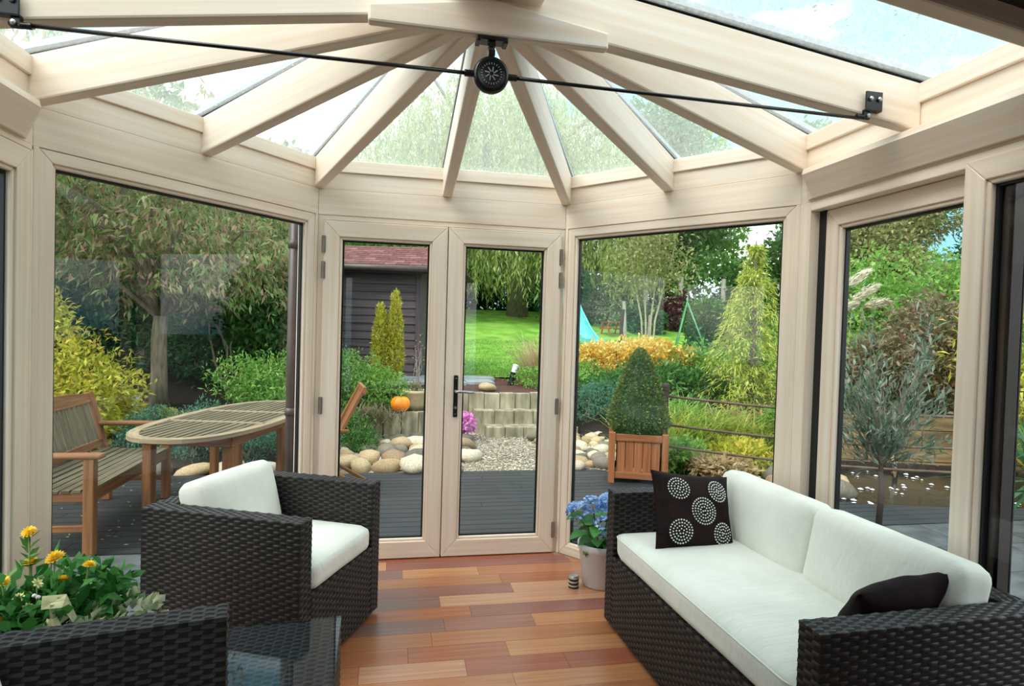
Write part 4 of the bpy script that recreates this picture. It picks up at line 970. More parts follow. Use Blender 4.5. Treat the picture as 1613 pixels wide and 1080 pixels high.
# oval extending table ----------------------------------------------------------------------
def oval_table():
    t = root('garden_table', 'long oval slatted teak garden table beside the bench', 'table', (-1.30, 5.58, ZD), math.radians(77)); La, Wb, Zt = 1.12, .46, .75
    def half(x): return Wb * (max(0, 1 - (abs(x) / La) ** 3.2)) ** .55
    # rim
    N = 44; outer = []; inner = []
    for i in range(N):
        a = 2 * PI * i / N; ca, sa = math.cos(a), math.sin(a); e = 2 / 2.6
        x = La * math.copysign(abs(ca) ** e, ca); y = Wb * math.copysign(abs(sa) ** e, sa); outer.append((x, y)); l = math.hypot(x / La, y / Wb); inner.append((x * (1 - .075 / La * 1.0), y * (1 - .075 / Wb)))
    for k in range(4):
        mb = MB()
        for i in range(k * N // 4, (k + 1) * N // 4):
            j = (i + 1) % N; q = [outer[i], outer[j], inner[j], inner[i]]; d = (outer[j][0] - outer[i][0], outer[j][1] - outer[i][1], 0); l = math.hypot(*d[:2])
            mb.hexa([(p[0], p[1], Zt - .03) for p in q], [(p[0], p[1], Zt) for p in q], (d[0] / l, d[1] / l, 0))
        part('rim', mb, 'teak_rim', t)
    def ylim(x):
        u = min(.999, abs(x) / (La - .07)); return (Wb - .075) * (1 - u ** 2.6) ** (1 / 2.6)
    for x in (-.30, .30): bx('cross_rail', (x, 0, Zt - .014), (.05, 2 * (ylim(x)) + .03, .028), 'teak_rim', t, .002)
    n = 13
    for i in range(n):
        y = -(Wb - .10) + (2 * Wb - .20) * i / (n - 1); u = min(.999, abs(y) / (Wb - .075)); xe = (La - .07) * (1 - u ** 2.6) ** (1 / 2.6)
        for a, b in ((-xe, -.328), (-.272, .272), (.328, xe)):
            if b - a > .06: bx('slat', ((a + b) / 2, y, Zt - .014), (b - a, .040, .022), 'teak_grey', t, .002)
    for s in (-1, 1): bx('apron', (0, s * .33, Zt - .075), (1.45, .025, .085), 'teak_dark', t); bx('apron_end', (s * .725, 0, Zt - .075), (.025, .66, .085), 'teak_dark', t)
    for sx in (-1, 1):
        for sy in (-1, 1): bx('leg', (sx * .69, sy * .30, (Zt - .03) / 2), (.07, .07, Zt - .03), 'teak', t)
    for s in (-1, 1): bx('leg', (.25, s * .30, (Zt - .03) / 2), (.06, .06, Zt - .03), 'teak', t)
    bx('stretcher', (0, 0, .14), (1.28, .05, .04), 'teak', t)
oval_table()
# folding chair glimpsed through the left door
fc_ = root('folding_chair', 'teak folding garden chair seen side-on through the left door', 'chair', (-.56, 5.9, ZD), math.radians(8))
for s in (-1, 1):
    y = s * .24
    mb = MB(); mb.bar((.42, y, .0), (-.30, y, .45), .03, .05, up=(0, 1, 0)); part('leg', mb, 'teak', fc_, bevel=.004)
    mb = MB(); mb.bar((-.20, y * .9, 0), (.30, y * .9, .98), .028, .055, up=(0, 1, 0)); part('back_post', mb, 'teak', fc_, bevel=.004)
    mb = MB(); mb.bar((-.34, y, .62), (.17, y, .60), .05, .025); part('armrest', mb, 'teak', fc_, bevel=.005)
    mb = MB(); mb.bar((-.28, y, .42), (-.30, y, .62), .03, .04, up=(0, 1, 0)); part('arm_post', mb, 'teak', fc_, bevel=.004)
for i in range(6): bx('seat_slat', (-.30 + i * .075, 0, .44), (.06, .44, .02), 'teak', fc_, .003)
for i in range(5):
    mb = MB(); mb.bar((.06 + .02, -.15 + i * .075, .5), (.285, -.15 + i * .075, .93), .05, .014, up=(1, 0, 0)); part('back_slat', mb, 'teak', fc_, bevel=.003)
mb = MB(); mb.bar((.30, -.25, .96), (.30, .25, .96), .03, .07); part('top_rail', mb, 'teak', fc_, bevel=.004)

# shed -----------------------------------------------------------------------------------------
sh = root('garden_shed', 'dark brown lapped timber shed with a red shingle roof', 'shed', (-1.2, 11.5, .36), math.radians(-12))
SX0, SX1, SDp, SH = -.38, 1.74, 2.4, 2.12
for i in range(15):
    z = i * SH / 15; mb = MB(); mb.hexa([(SX0, -.035, z), (SX1, -.035, z), (SX1, 0, z), (SX0, 0, z)], [(SX0, -.008, z + SH / 15 + .01), (SX1, -.008, z + SH / 15 + .01), (SX1, 0, z + SH / 15 + .01), (SX0, 0, z + SH / 15 + .01)]); part('board', mb, 'shed_wood', sh)
bx('corner_board', (SX1 - .04, -.025, SH / 2), (.10, .05, SH), 'shed_wood', sh); bx('side_wall', (SX1 - .03, SDp / 2, SH / 2), (.05, SDp, SH), 'shed_wood', sh); bx('back_wall', ((SX0 + SX1) / 2, SDp, SH / 2), (SX1 - SX0, .05, SH), 'shed_wood', sh); bx('side_wall', (SX0 + .03, SDp / 2, SH / 2), (.05, SDp, SH), 'shed_wood', sh)
RX0, RX1 = SX0 - .3, SX1 + .72; RY0, RY1, RZ0, RZ1 = -.32, 1.2, SH + .02, SH + .52
HIP = .46
mb = MB(); mb.hexa([(RX0, RY0, RZ0 - .03), (RX1, RY0, RZ0 - .03), (RX1 - HIP, RY1, RZ1 - .03), (RX0, RY1, RZ1 - .03)], [(RX0, RY0, RZ0), (RX1, RY0, RZ0), (RX1 - HIP, RY1, RZ1), (RX0, RY1, RZ1)]); part('roof_deck', mb, 'dark_clad', sh)
YB2 = 2 * RY1 - RY0
mb = MB(); mb.hexa([(RX1 - HIP, RY1, RZ1 - .03), (RX1, YB2, RZ0 - .03), (RX0, YB2, RZ0 - .03), (RX0, RY1, RZ1 - .03)][::-1], [(RX1 - HIP, RY1, RZ1), (RX1, YB2, RZ0), (RX0, YB2, RZ0), (RX0, RY1, RZ1)][::-1]); part('roof_deck', mb, 'dark_clad', sh)
mb = MB(); mb.hexa([(RX1, RY0, RZ0 - .03), (RX1, YB2, RZ0 - .03), (RX1 - HIP, RY1, RZ1 - .03)], [(RX1, RY0, RZ0), (RX1, YB2, RZ0), (RX1 - HIP, RY1, RZ1)]); part('hip_end', mb, 'dark_clad', sh)
nr, ncol = 9, 14; sw_ = (RX1 - RX0) / ncol; sl = math.hypot(RY1 - RY0, RZ1 - RZ0) / nr; ra = math.atan2(RZ1 - RZ0, RY1 - RY0)
mb = MB(); mb.box((0, 0, 0), (sw_ - .008, sl + .02, .012)); sm_ = mb.mesh('shingle'); sm_.materials.append(MATS['shingle'])
for r in range(nr):
    for c in range(ncol - (r % 2)):
        x = RX0 + (c + .5 + .5 * (r % 2)) * sw_; d = (r + .5) * sl
        if x + sw_ * .3 > RX1 - HIP * (r + .5) / nr: continue
        part('shingle', sm_, 'shingle', sh, loc=(x, RY0 + d * math.cos(ra), RZ0 + d * math.sin(ra) + .014), rot=(ra - .03, 0, 0))
mb = MB(); mb.tube([(RX0, RY0 - .05, RZ0 - .05), (RX1, RY0 - .05, RZ0 - .05)], .055, 10); part('gutter', mb, 'brown_pvc', sh, smooth=True)
bx('fascia', ((RX0 + RX1) / 2, RY0 + .01, RZ0 - .07), (RX1 - RX0, .03, .12), 'dark_clad', sh); 
mb = MB(); mb.bar((RX1, RY0, RZ0 + .02), (RX1 - HIP, RY1, RZ1 + .02), .10, .03); part('hip_cap', mb, 'shingle', sh)
bx('post', (RX1 - .25, -.15, SH / 2 - .1), (.09, .09, SH + .2), 'dark_clad', sh)
# ------------------------------------------------------------------ objects in the garden
pk = root('pumpkin', 'bright orange pumpkin on the low concrete wall', 'pumpkin', (.14, 8.68, .25))
V = []; F = []; n1, n2 = 48, 14
for j in range(n2 + 1):
    p = PI * j / n2
    for i in range(n1):
        t = 2 * PI * i / n1; rr = .138 * math.sin(p) * (1 - .07 * abs(math.cos(t * 5)) ** 6); V.append((rr * math.cos(t), rr * math.sin(t), .122 - .118 * math.cos(p) * (1 - .35 * math.exp(-((rr) / .05) ** 2) * (1 if p > PI / 2 else .6))))
for j in range(n2):
    for i in range(n1): F.append((j * n1 + i, j * n1 + (i + 1) % n1, (j + 1) * n1 + (i + 1) % n1, (j + 1) * n1 + i))
part('body', npmesh('pumpkin', V, F), 'pumpkin_skin', pk, smooth=True)
part('stem', MB().tube([(0, 0, .18), (.005, 0, .24), (.025, .005, .27)], [.018, .012, .012], 7), 'stem_green', pk, smooth=True)
ur = root('stone_planter', 'round cream stone planter of heather behind the pumpkin', 'planter', (.37, 9.04, .24))
mb = MB(); mb.lathe([(0, 0), (.12, 0), (.15, .10), (.18, .24), (.20, .25), (.205, .285), (.19, .29), (.17, .27), (0, .26)], 30); part('pot', mb, 'cream_stone', ur, smooth=True)
part('foliage', npmesh('heath', *blade_arrays(rng.normal(size=(260, 3)) * .06 + np.array((0, 0, .27)), rng.normal(size=(260, 3)) * .5 + np.array((0, 0, 1)), .16, .008, 3)), 'heather', ur, kind='stuff')
# box cone in a timber planter
bc = root('box_topiary', 'clipped green box cone growing in a square teak planter', 'topiary', (2.62, 6.20, ZD)); bc.rotation_euler[2] = math.radians(-20)
W2, PH2 = .27, .47
for sx in (-1, 1):
    for sy in (-1, 1): mb = MB(); mb.box((sx * W2, sy * W2, PH2 / 2 + .02), (.065, .065, PH2 + .06)); part('corner_post', mb, 'planter_wood', bc, bevel=.005)
for k in range(4):
    a = k * PI / 2; R = np.array(((math.cos(a), -math.sin(a), 0), (math.sin(a), math.cos(a), 0), (0, 0, 1)))
    for i in range(5):
        mb = MB(); mb.box(R @ np.array((-.176 + i * .088, -W2 + .005, PH2 / 2 + .04)), (.083, .018, PH2 - .10), R, (0, 0, 1)); part('panel_board', mb, 'planter_wood', bc, bevel=.003)
    for z in (.08, PH2): mb = MB(); mb.box(R @ np.array((0, -W2, z)), (2 * W2 - .06, .035, .07), R); part('rail', mb, 'planter_wood', bc, bevel=.004)
mb = MB(); mb.box((0, 0, PH2 - .02), (2 * W2 - .02, 2 * W2 - .02, .04)); part('soil', mb, 'soil', bc)
rg = np.random.default_rng(44); n = 7000; t = rg.uniform(0, 1, n) ** .75; z = PH2 + .02 + .90 * (1 - t); rad = .335 * np.minimum(1, (t * 1.12)) ** .62 * (1 - .25 * sstep(.85, 1, t)) * rg.uniform(.86, 1.03, n); an = rg.uniform(0, 2 * PI, n)
P = np.stack((rad * np.cos(an), rad * np.sin(an), z), 1); Dv = np.stack((np.cos(an), np.sin(an), .5 + 0 * an), 1) + rg.normal(size=P.shape) * .6
part('foliage', npmesh('box_foliage', *leaves(P, Dv, .030, .020, 2)), 'leaf_box', bc, kind='stuff')
mb = MB(); mb.lathe([(.26, PH2), (.27, PH2 + .2), (.19, PH2 + .5), (.07, PH2 + .8), (.0, PH2 + .88)], 14); part('added_dark_core', mb, 'leaf_dark', bc)  # added dark core behind the leaves, makes the cone read as opaque
part('stem', MB().tube([(0, 0, PH2 - .03), (0, 0, PH2 + .5)], .02, 8), 'bark', bc)
# bollard lights
def bollard(x, y, z, label, tilt=0, h=.34):
    t = root('bollard_light', label, 'garden light', (x, y, z)); t.rotation_euler[1] = tilt
    mb = MB(); mb.lathe([(0, -.1), (.05, -.1), (.05, h), (.0, h)], 18); part('post', mb, 'black_metal', t)
    mb = MB(); mb.lathe([(0, h), (.046, h), (.046, h + .11), (.05, h + .115), (.05, h + .135), (0, h + .145)], 18); part('lamp_head', mb, 'white_trim', t, label='white lamp head')
bollard(2.02, 10.35, .50, 'tilted black garden light with pale head, beside the lawn edge', math.radians(14), .22)
bollard(-3.30, 8.90, .06, 'black garden light with white head beside the cherry trunk', 0, .24)
bollard(.58, 9.9, .42, 'black garden light with white head right of the shed', 0, .24)
# children's play things
sl_ = root('slide', 'turquoise plastic slide on the far lawn', 'slide', (5.78, 18.6, float(gz(5.78, 18.6))), math.radians(-80)); sl_.scale = (1.1, 1.1, 1.1)
mb = MB(); pts = [(-1.15, 1.75), (-.95, 1.7), (-.3, .95), (.3, .42), (.75, .16), (1.15, .14)]
for (x0, z0), (x1, z1) in zip(pts, pts[1:]):
    mb.hexa([(x0, -.24, z0 - .03), (x1, -.24, z1 - .03), (x1, .24, z1 - .03), (x0, .24, z0 - .03)], [(x0, -.24, z0), (x1, -.24, z1), (x1, .24, z1), (x0, .24, z0)])
    for s in (-1, 1): mb.hexa([(x0, s * .24 - .02, z0 - .03), (x1, s * .24 - .02, z1 - .03), (x1, s * .24 + .02, z1 - .03), (x0, s * .24 + .02, z0 - .03)], [(x0, s * .24 - .02, z0 + .13), (x1, s * .24 - .02, z1 + .13), (x1, s * .24 + .02, z1 + .13), (x0, s * .24 + .02, z0 + .13)])
part('chute', mb, 'slide_plastic', sl_)
for s in (-1, 1): part('leg', MB().tube([(-1.1, s * .26, 1.7), (-1.25, s * .32, -.05)], .03, 8), 'green_metal', sl_)
for i in range(5): z = .3 + i * .3; x = -1.25 + .15 * z / 1.7; part('rung', MB().tube([(x, -.3, z), (x, .3, z)], .02, 6), 'green_metal', sl_)
PTF = .58
pt = root('picnic_table', 'small red painted childrens picnic table on the far lawn', 'table', (8.1, 21.9, float(gz(8.1, 21.9)) + .05), math.radians(10)); pt.scale = (PTF, PTF, PTF)
for i in range(4): part('top_board', MB().box((0, -.27 + i * .18, .80), (1.35, .15, .04)), 'red_wood', pt)
for s in (-1, 1):
    part('bench_board', MB().box((0, s * .62, .42), (1.35, .22, .04)), 'red_wood', pt)
    for x in (-.5, .5): mb = MB(); mb.bar((x, s * .55, 0), (x, s * .16, .80), .05, .08, up=(1, 0, 0)); part('leg', mb, 'red_wood', pt)
for x in (-.5, .5): part('cross_bar', MB().box((x, 0, .38), (.05, 1.4, .08)), 'red_wood', pt)
sw = root('swing_frame', 'green metal climbing frame legs on the lawn, left of the golden conifer', 'swing', (7.7, 15.2, float(gz(7.7, 15.2))))
ZT2 = 1.55
for dx, dy in ((-.5, -.3), (.55, -.35), (.95, .4), (-.05, .7)): part('leg', MB().tube([(0, 0, ZT2), (dx, dy, -.05)], .022, 8), 'green_metal', sw, smooth=True)
part('cap', MB().tube([(0, 0, ZT2 - .1), (0, 0, ZT2 + .12)], .025, 8), 'green_metal', sw, smooth=True)
def pole(x, y, h, lab, m='grey_post', r=.05, lean=0):
    z = float(gz(x, y)); t = root('garden_post', lab, 'post', (x, y, z)); part('post', MB().tube([(0, 0, -.1), (lean, 0, h)], r, 8), m, t)
pole(5.42, 14.2, 1.30, 'dark leaning post on the lawn between slide and pale trunks', 'post_dark', .045, .10)
pole(6.35, 16.0, 1.5, 'pale grey leaning post, leftmost of the pale posts on the lawn', 'grey_post', .05, -.12)
pole(7.05, 16.2, 1.15, 'short pale post beside the slender pale trunks', 'grey_post', .05, .05)
for i, x in enumerate((10.6, 12.2, 14.2)): pole(x, 24.7, 2.2, ('first', 'second', 'third')[i] + ' pale fence post from the left, behind the purple hedge', 'grey_post', .10)
# downpipe just outside the left window
dp = root('downpipe', 'brown rain downpipe just outside the left window', 'pipe', (-.640, 4.25, ZD))
part('pipe', MB().tube([(0, 0, 0), (0, 0, 2.7)], .036, 14), 'brown_pvc', dp, smooth=True)
for z in (.95, 2.05): mb = MB(); mb.tube([(0, 0, z), (0, 0, z + .05)], .042, 14); part('joint', mb, 'brown_pvc', dp, smooth=True)
gu = MB(); po_ = [e + (e - hub) / np.linalg.norm(e - hub) * .24 for e in (A, B, C_, D)]; gu.tube([(-1.63, YB, 2.36), (po_[0][0], po_[0][1], 2.36), (po_[1][0], po_[1][1], 2.36), (po_[2][0], po_[2][1], 2.36), (po_[3][0], po_[3][1], 2.36), (2.22, YB, 2.36)], .05, 10)
tag(part('rain_gutter', gu, 'brown_pvc', None, smooth=True), 'brown rain gutter round the outside of the eaves', 'gutter')
# ------------------------------------------------------------------ plants
def Z(x, y): return float(gz(x, y))
# cherry tree with drooping leaves
ch = root('cherry_tree', 'ornamental cherry tree with smooth grey trunk and drooping reddish leaves', 'tree', (-3.27, 9.60, Z(-3.3, 9.6)))
part('trunk', MB().tube([(0, 0, -.1), (.01, 0, .5), (0, 0, 1.0), (.02, 0, 1.32)], [.13, .105, .100, .092], 16), 'bark', ch, smooth=True)
g = random.Random(3); tips = []; br = MB(); T0 = np.array((.02, 0, 1.27))
for i in range(24):
    a = 2 * PI * i / 24 + g.uniform(-.2, .2); r = g.uniform(1.0, 2.6); tips.append((min(1.7, r * math.cos(a)), r * math.sin(a), g.uniform(1.75, 4.0)))
branch_mb(tips, T0, .040, 5, br, 6, .45); part('branches', br, 'bark', ch, smooth=True)
rg = np.random.default_rng(9); arr = []; dr = []
for t in tips:
    t = np.array(t); m = 84; x = rg.uniform(.28, 1.12, m)[:, None]; p = T0 * (1 - x) + t * x + rg.normal(size=(m, 3)) * np.array((.30, .30, .22)); p[:, 2] += .40 * np.sin(PI * np.clip(x[:, 0], 0, 1))
    tw = unit(rg.normal(size=(m, 3)) * np.array((1, 1, .3)) + .8 * unit(t - T0)[None])            # each twig carries a row of hanging leaves
    k = 13; u = np.linspace(0, 1, k); q = p[:, None, :] + tw[:, None, :] * (u * .34)[None, :, None] - np.stack((0 * u, 0 * u, .10 * u * u), 1)[None] + rg.normal(size=(m, k, 3)) * .025
    arr.append(q.reshape(-1, 3)); dr.append((np.repeat(tw, k, 0) * .45 + rg.normal(size=(m * k, 3)) * .38 + np.array((0, 0, -.85))))
P = np.concatenate(arr); Dv = np.concatenate(dr); k = P[:, 2] > 1.22 + .4 * rg.uniform(size=len(P)); P, Dv = P[k], Dv[k]; k = P[:, 0] < 1.75 + .15 * np.sin(P[:, 2] * 9); P, Dv = P[k], Dv[k]
part('foliage', npmesh('cherry_leaves', *leaves(P, Dv, .125, .034, 4, .12, .9)), 'leaf_cherry', ch, kind='stuff')
# golden shrub on the left and the shrubs round the seats
def lob3(s, h, k, seed, flat=1.0):
    g = random.Random(seed); return [((0, 0, h * .18), (s * .85, s * .8, h * .24))] + [((g.uniform(-.55, .55) * s, g.uniform(-.55, .55) * s, h * g.uniform(.35, .75)), (s * g.uniform(.45, .65), s * g.uniform(.45, .65), h * g.uniform(.28, .42) * flat)) for _ in range(k)]
bush('golden_shrub', 'yellow green feathery shrub behind the left end of the bench', (-3.75, 7.9, Z(-3.75, 7.9)), [((0, 0, .55), (.85, .8, .6)), ((-.2, 0, 1.05), (.6, .6, .5)), ((-.35, .1, 1.5), (.4, .4, .35)), ((.35, -.2, .45), (.5, .5, .45))], 9000, .085, .03, 'leaf_gold', 51, out=.6, rnd=.8)
for i, (x, y, s, h, lab) in enumerate(((-4.9, 11.9, 1.5, 3.0, 'dark evergreen shrub left of the cherry trunk'), (-3.0, 11.7, 1.35, 2.8, 'dark broad-leaved shrub right of the cherry trunk'), (-1.85, 11.1, .8, 2.3, 'dark glossy shrub beside the shed, behind the oval table'), (-6.3, 11.2, 1.6, 3.0, 'dark evergreen shrub farthest left, behind the golden shrub'))):
    bush('rhododendron', lab, (x, y, Z(x, y)), lob3(s, h, 6, 60 + i), 8000, .15, .05, 'leaf_dark' if i != 2 else 'leaf_mid', 70 + i, stems=4, out=.5, rnd=.8, shell=.45)
bush('spreading_shrub', 'light green feathery shrub behind the right end of the oval table', (-1.55, 8.3, Z(-1.5, 8.3)), lob3(.62, 1.0, 5, 5), 5200, .07, .022, 'leaf_bright', 81, out=.5, rnd=.9, stems=4)
bush('slender_shrub', 'slender bare-stemmed shrub with glossy leaves behind the table', (-2.55, 10.6, Z(-2.5, 10.6)), [((0, 0, 1.7), (.75, .7, .55)), ((.5, 0, 1.2), (.5, .5, .4)), ((-.4, .1, 2.2), (.7, .6, .5))], 2600, .15, .055, 'leaf_mid', 82, stems=6, stem_r=.025, out=.5)
for i, (x, y, s) in enumerate(((-1.55, 7.30, .42), (-.95, 7.35, .40), (-1.1, 7.85, .45), (-2.15, 7.45, .45), (-2.75, 7.6, .40))):
    bush('low_conifer', ('blue green low bush under the left half of the table', 'blue green low bush under the right half of the table', 'blue green low bush behind the right table legs', 'blue green low bush beyond the middle of the oval table', 'blue green low bush at the left end of the row beyond the oval table')[i], (x, y, Z(x, y)), lob3(s, .55, 4, 90 + i), 3000, .05, .012, 'leaf_blue', 91 + i, out=.6, rnd=.9, stems=3)
fn = root('hosta', 'yellowing broad-leaved plant at the foot of the cherry tree', 'plant', (-2.85, 8.95, Z(-2.85, 8.95)))
part('foliage', npmesh('hosta', *blade_arrays(rng.normal(size=(46, 3)) * np.array((.06, .06, .01)), rng.normal(size=(46, 3)) * .8 + np.array((0, 0, .8)), .42, .09, 7, .6)), 'leaf_gold', fn, kind='stuff')
rk = root('boulder_bed', 'pale boulders lying at the edge of the deck beneath the table', kind='structure')
g = random.Random(29)
for x, y, r in ((-1.62, 6.78, .16), (-1.95, 6.75, .11), (-2.3, 6.8, .13), (-1.25, 6.85, .12), (-2.7, 6.75, .12), (-.9, 6.8, .12)): stone(x, y, r, 1.6, -.14, rk)
# round the shed
bush('feathery_shrub', 'bright green feathery shrub in front of the dark shed wall', (-.62, 9.2, Z(-.62, 9.2)), [((0, 0, .40), (.65, .5, .42)), ((.45, -.1, .28), (.45, .4, .32)), ((-.5, 0, .5), (.5, .5, .5))], 8500, .06, .018, 'leaf_bright', 101, out=.5, rnd=1.0, stems=5)
he = root('heather', 'straw coloured heather spilling over the low wall, left of the pumpkin', 'plant', (-.30, 8.42, .20))
part('foliage', npmesh('heather', *blade_arrays(rng.normal(size=(620, 3)) * np.array((.20, .10, .04)), rng.normal(size=(620, 3)) * .6 + np.array((0, -.25, .9)), .30, .012, 8, .5)), 'heather', he, kind='stuff')
bush('low_conifer', 'low green juniper in front of the low wall, behind the folding chair', (-.52, 8.0, -.12), [((0, 0, .2), (.34, .3, .28)), ((-.3, .1, .32), (.4, .3, .3)), ((.15, -.15, .12), (.25, .25, .16))], 5200, .05, .014, 'leaf_mid', 103, out=.6, rnd=.9, stems=3)
for dx, h, lab in ((-.13, 1.30, 'shorter left column of the pair of golden columnar conifers'), (.10, 1.52, 'taller right column of the pair of golden columnar conifers')):
    x, y = -.05 + dx, 10.35; z = Z(x, y)
    bush('columnar_conifer', lab, (x, y, z), [((0, 0, h * .30), (.155, .155, h * .30)), ((0, 0, h * .58), (.135, .135, h * .30)), ((.0, 0, h * .84), (.085, .085, h * .19))], 4200, .055, .020, 'leaf_gold', 110 + int(h * 10), out=.35, rnd=.5, droop=-.9, stems=1, shell=.6, lump=.12)
bush('pink_hydrangea', 'pink mophead hydrangea at the foot of the block wall', (1.03, 8.50, -.12), [((0, 0, .26), (.13, .13, .12)), ((-.1, 0, .2), (.08, .08, .08))], 420, .06, .055, 'petal_pink', 120, stems=3, stem_mat='stem_green', stem_r=.008)
bush('twiggy_shrub', 'thin bare twiggy stems beside the shed corner', (.42, 9.9, .4), [((0, 0, .55), (.12, .12, .4))], 60, .04, .01, 'leaf_tan', 121, stems=8, stem_r=.008, stem_mat='grey_post')
bush('maroon_shrub', 'small maroon-leaved sprig at the left edge of the lawn view', (1.15, 12.2, Z(1.15, 12.2)), [((0, 0, 1.05), (.14, .14, .3))], 160, .09, .05, 'leaf_purple', 122, stems=3, stem_r=.01)
def tuft(name, label, loc, n, sp, L, W, m, seed, spread=.45, droop=.5, cat='grass', group=None):
    r = np.random.default_rng(seed); t = root(name, label, cat, loc, group=group); b = r.normal(size=(n, 3)) * np.array((sp, sp, .0)); d = r.normal(size=(n, 3)) * spread + np.array((0, 0, 1))
    part('blades', npmesh(name, *blade_arrays(b, d, L, W, seed, droop)), m, t, kind='stuff'); return t
tuft('ornamental_grass', 'tan arching ornamental grass at the right edge of the lawn', (2.72, 11.2, Z(2.72, 11.2)), 420, .14, 1.55, .012, 'leaf_tan', 130, .30, .55)
bush('ground_cover', 'variegated green ground cover beside the tilted garden light', (2.75, 10.2, Z(2.75, 10.2)), [((0, 0, .15), (.75, .55, .22)), ((.5, .3, .2), (.5, .5, .25))], 4200, .06, .03, 'leaf_bright', 131, stems=3)
# willow
wl = root('willow_tree', 'large weeping willow beyond the lawn, behind the double doors', 'tree', (5.6, 27.5, Z(5.6, 27.5) - .1))
part('trunk', MB().tube([(0, 0, -.1), (-.05, 0, 1.6), (.1, 0, 3.4), (0, .1, 5.4)], [.55, .42, .38, .26], 12), 'bark', wl, smooth=True)
part('trunk', MB().tube([(-5.2, .3, -.1), (-4.7, .3, 1.5), (-2.8, .2, 4.6)], [.30, .24, .16], 10), 'bark_pale', wl, smooth=True)
g = random.Random(8); tips = [(g.uniform(-6.5, 5), g.uniform(-4, 3), g.uniform(6, 10.5)) for _ in range(16)]
part('branches', branch_mb(tips, (0, 0, 4.6), .2, 9, None, 5, .6), 'bark', wl, smooth=True)
rg = np.random.default_rng(77); n = 1700; an = rg.uniform(0, 2 * PI, n); rr = np.sqrt(rg.uniform(.02, 1, n)); top = np.stack((-.9 + 7.4 * rr * np.cos(an), 4.6 * rr * np.sin(an) - .2, 10.4 - 4.6 * rr ** 2 + rg.normal(size=n) * .7), 1)
ln = np.where(rg.uniform(size=n) < .62, top[:, 2] - rg.uniform(.7, 2.4, n), np.minimum(rg.uniform(1.6, 4.6, n) + 2.2 * rr, top[:, 2] - rg.uniform(.9, 2.2, n))); k = ln > .5; top, ln = top[k], ln[k]; n = len(top); arr = []
m = 52; tt = np.linspace(0, 1, m); sway = rg.normal(size=(n, 1, 3)) * np.array((.35, .35, 0))
P = top[:, None, :] + np.stack((0 * tt, 0 * tt, -tt), 1)[None] * ln[:, None, None] + sway * (tt ** 2)[None, :, None]
P = P.reshape(-1, 3) + rg.normal(size=(n * m, 3)) * .05; Dv = rg.normal(size=P.shape) * .35 + np.array((0, 0, -1.0))
part('foliage', npmesh('willow_leaves', *leaves(P, Dv, .28, .060, 5, .1, .9)), 'leaf_willow', wl, kind='stuff')
# hedges and trees beyond
def hedge(name, label, x0, x1, y, h, dpt, n, L, W, m, seed, z=None):
    xm = (x0 + x1) / 2; zz = Z(xm, y) if z is None else z; t = root(name, label, 'hedge', (xm, y, zz)); w = (x1 - x0) / 2; k = max(2, int(2 * w / (h * .7))); g = random.Random(seed)
    lob = [((-w + 2 * w * (i + .5) / k, g.uniform(-.15, .15) * dpt, h * .45), (w / k * 1.35, dpt * g.uniform(.45, .6), h * g.uniform(.48, .60))) for i in range(k)]
    part('foliage', bush_mesh(name, n, lob, L, W, seed, shell=.6, out=.6, zmin=-.05), m, t, kind='stuff'); part('stems', branch_mb([(c[0], c[1], c[2]) for c, r in lob], (0, 0, 0), .04, seed, start=lambda q: (q.uniform(-w, w) * .8, 0, -.05)), 'bark', t); return t
hedge('dark_hedge', 'dark shady hedge under the willow at the top of the lawn', -6, 15, 32.5, 3.4, 2.4, 20000, .34, .2, 'leaf_dark', 140)
hedge('tall_hedge', 'tall dark green hedge closing the garden on the left', -19, -4.6, 16.2, 4.8, 2.6, 15000, .26, .13, 'leaf_dark', 141)
hedge('tall_hedge', 'tall green hedge behind the shed', -6.5, .5, 18.8, 3.6, 2.0, 8000, .24, .12, 'leaf_mid', 142)
hedge('laurel_hedge', 'bright green laurel hedge behind the pampas grass', 9.6, 25, 12.2, 3.0, 2.4, 30000, .13, .07, 'leaf_bright', 143)
hedge('laurel_hedge', 'mid green clipped hedge at the far right of the lawn', 13, 30, 26.0, 3.4, 2.2, 9000, .30, .15, 'leaf_mid', 144)
hedge('tall_hedge', 'tall green hedge far out on the left, beside the patio', -17, -9.5, 5.5, 3.6, 2.2, 7000, .24, .12, 'leaf_mid', 147)
hedge('laurel_hedge', 'tall green hedge far out on the right, beyond the bamboo', 12, 22, 4.5, 3.6, 2.2, 7000, .24, .12, 'leaf_mid', 148)
hedge('purple_hedge', 'dark purple barberry hedge in front of the far fence posts', 11.0, 13.4, 23.4, 1.45, 1.2, 4200, .16, .1, 'leaf_purple', 145)
bush('round_shrub', 'dark green rounded shrub right of the green climbing frame, under the far trees', (9.6, 17.6, Z(9.6, 17.6)), lob3(.85, 1.5, 5, 146), 4200, .14, .07, 'leaf_mid', 146)
for i, (x, y, s, h, mt, lab) in enumerate(((6.9, 24.5, 1.2, 2.3, 'leaf_dark', 'dark rounded shrub above the slide'), (8.7, 24.8, 1.0, 1.7, 'leaf_varieg', 'pale variegated shrub behind the picnic table'), (9.6, 22.6, .8, 1.2, 'leaf_dark', 'dark low shrub left of the purple hedge'), (10.6, 16.9, 1.1, 1.3, 'leaf_mid', 'broad green shrub left of the golden conifer'))):
    bush('lawn_shrub', lab, (x, y, Z(x, y)), lob3(s, h, 5, 150 + i), 3200, .15, .07, mt, 150 + i)
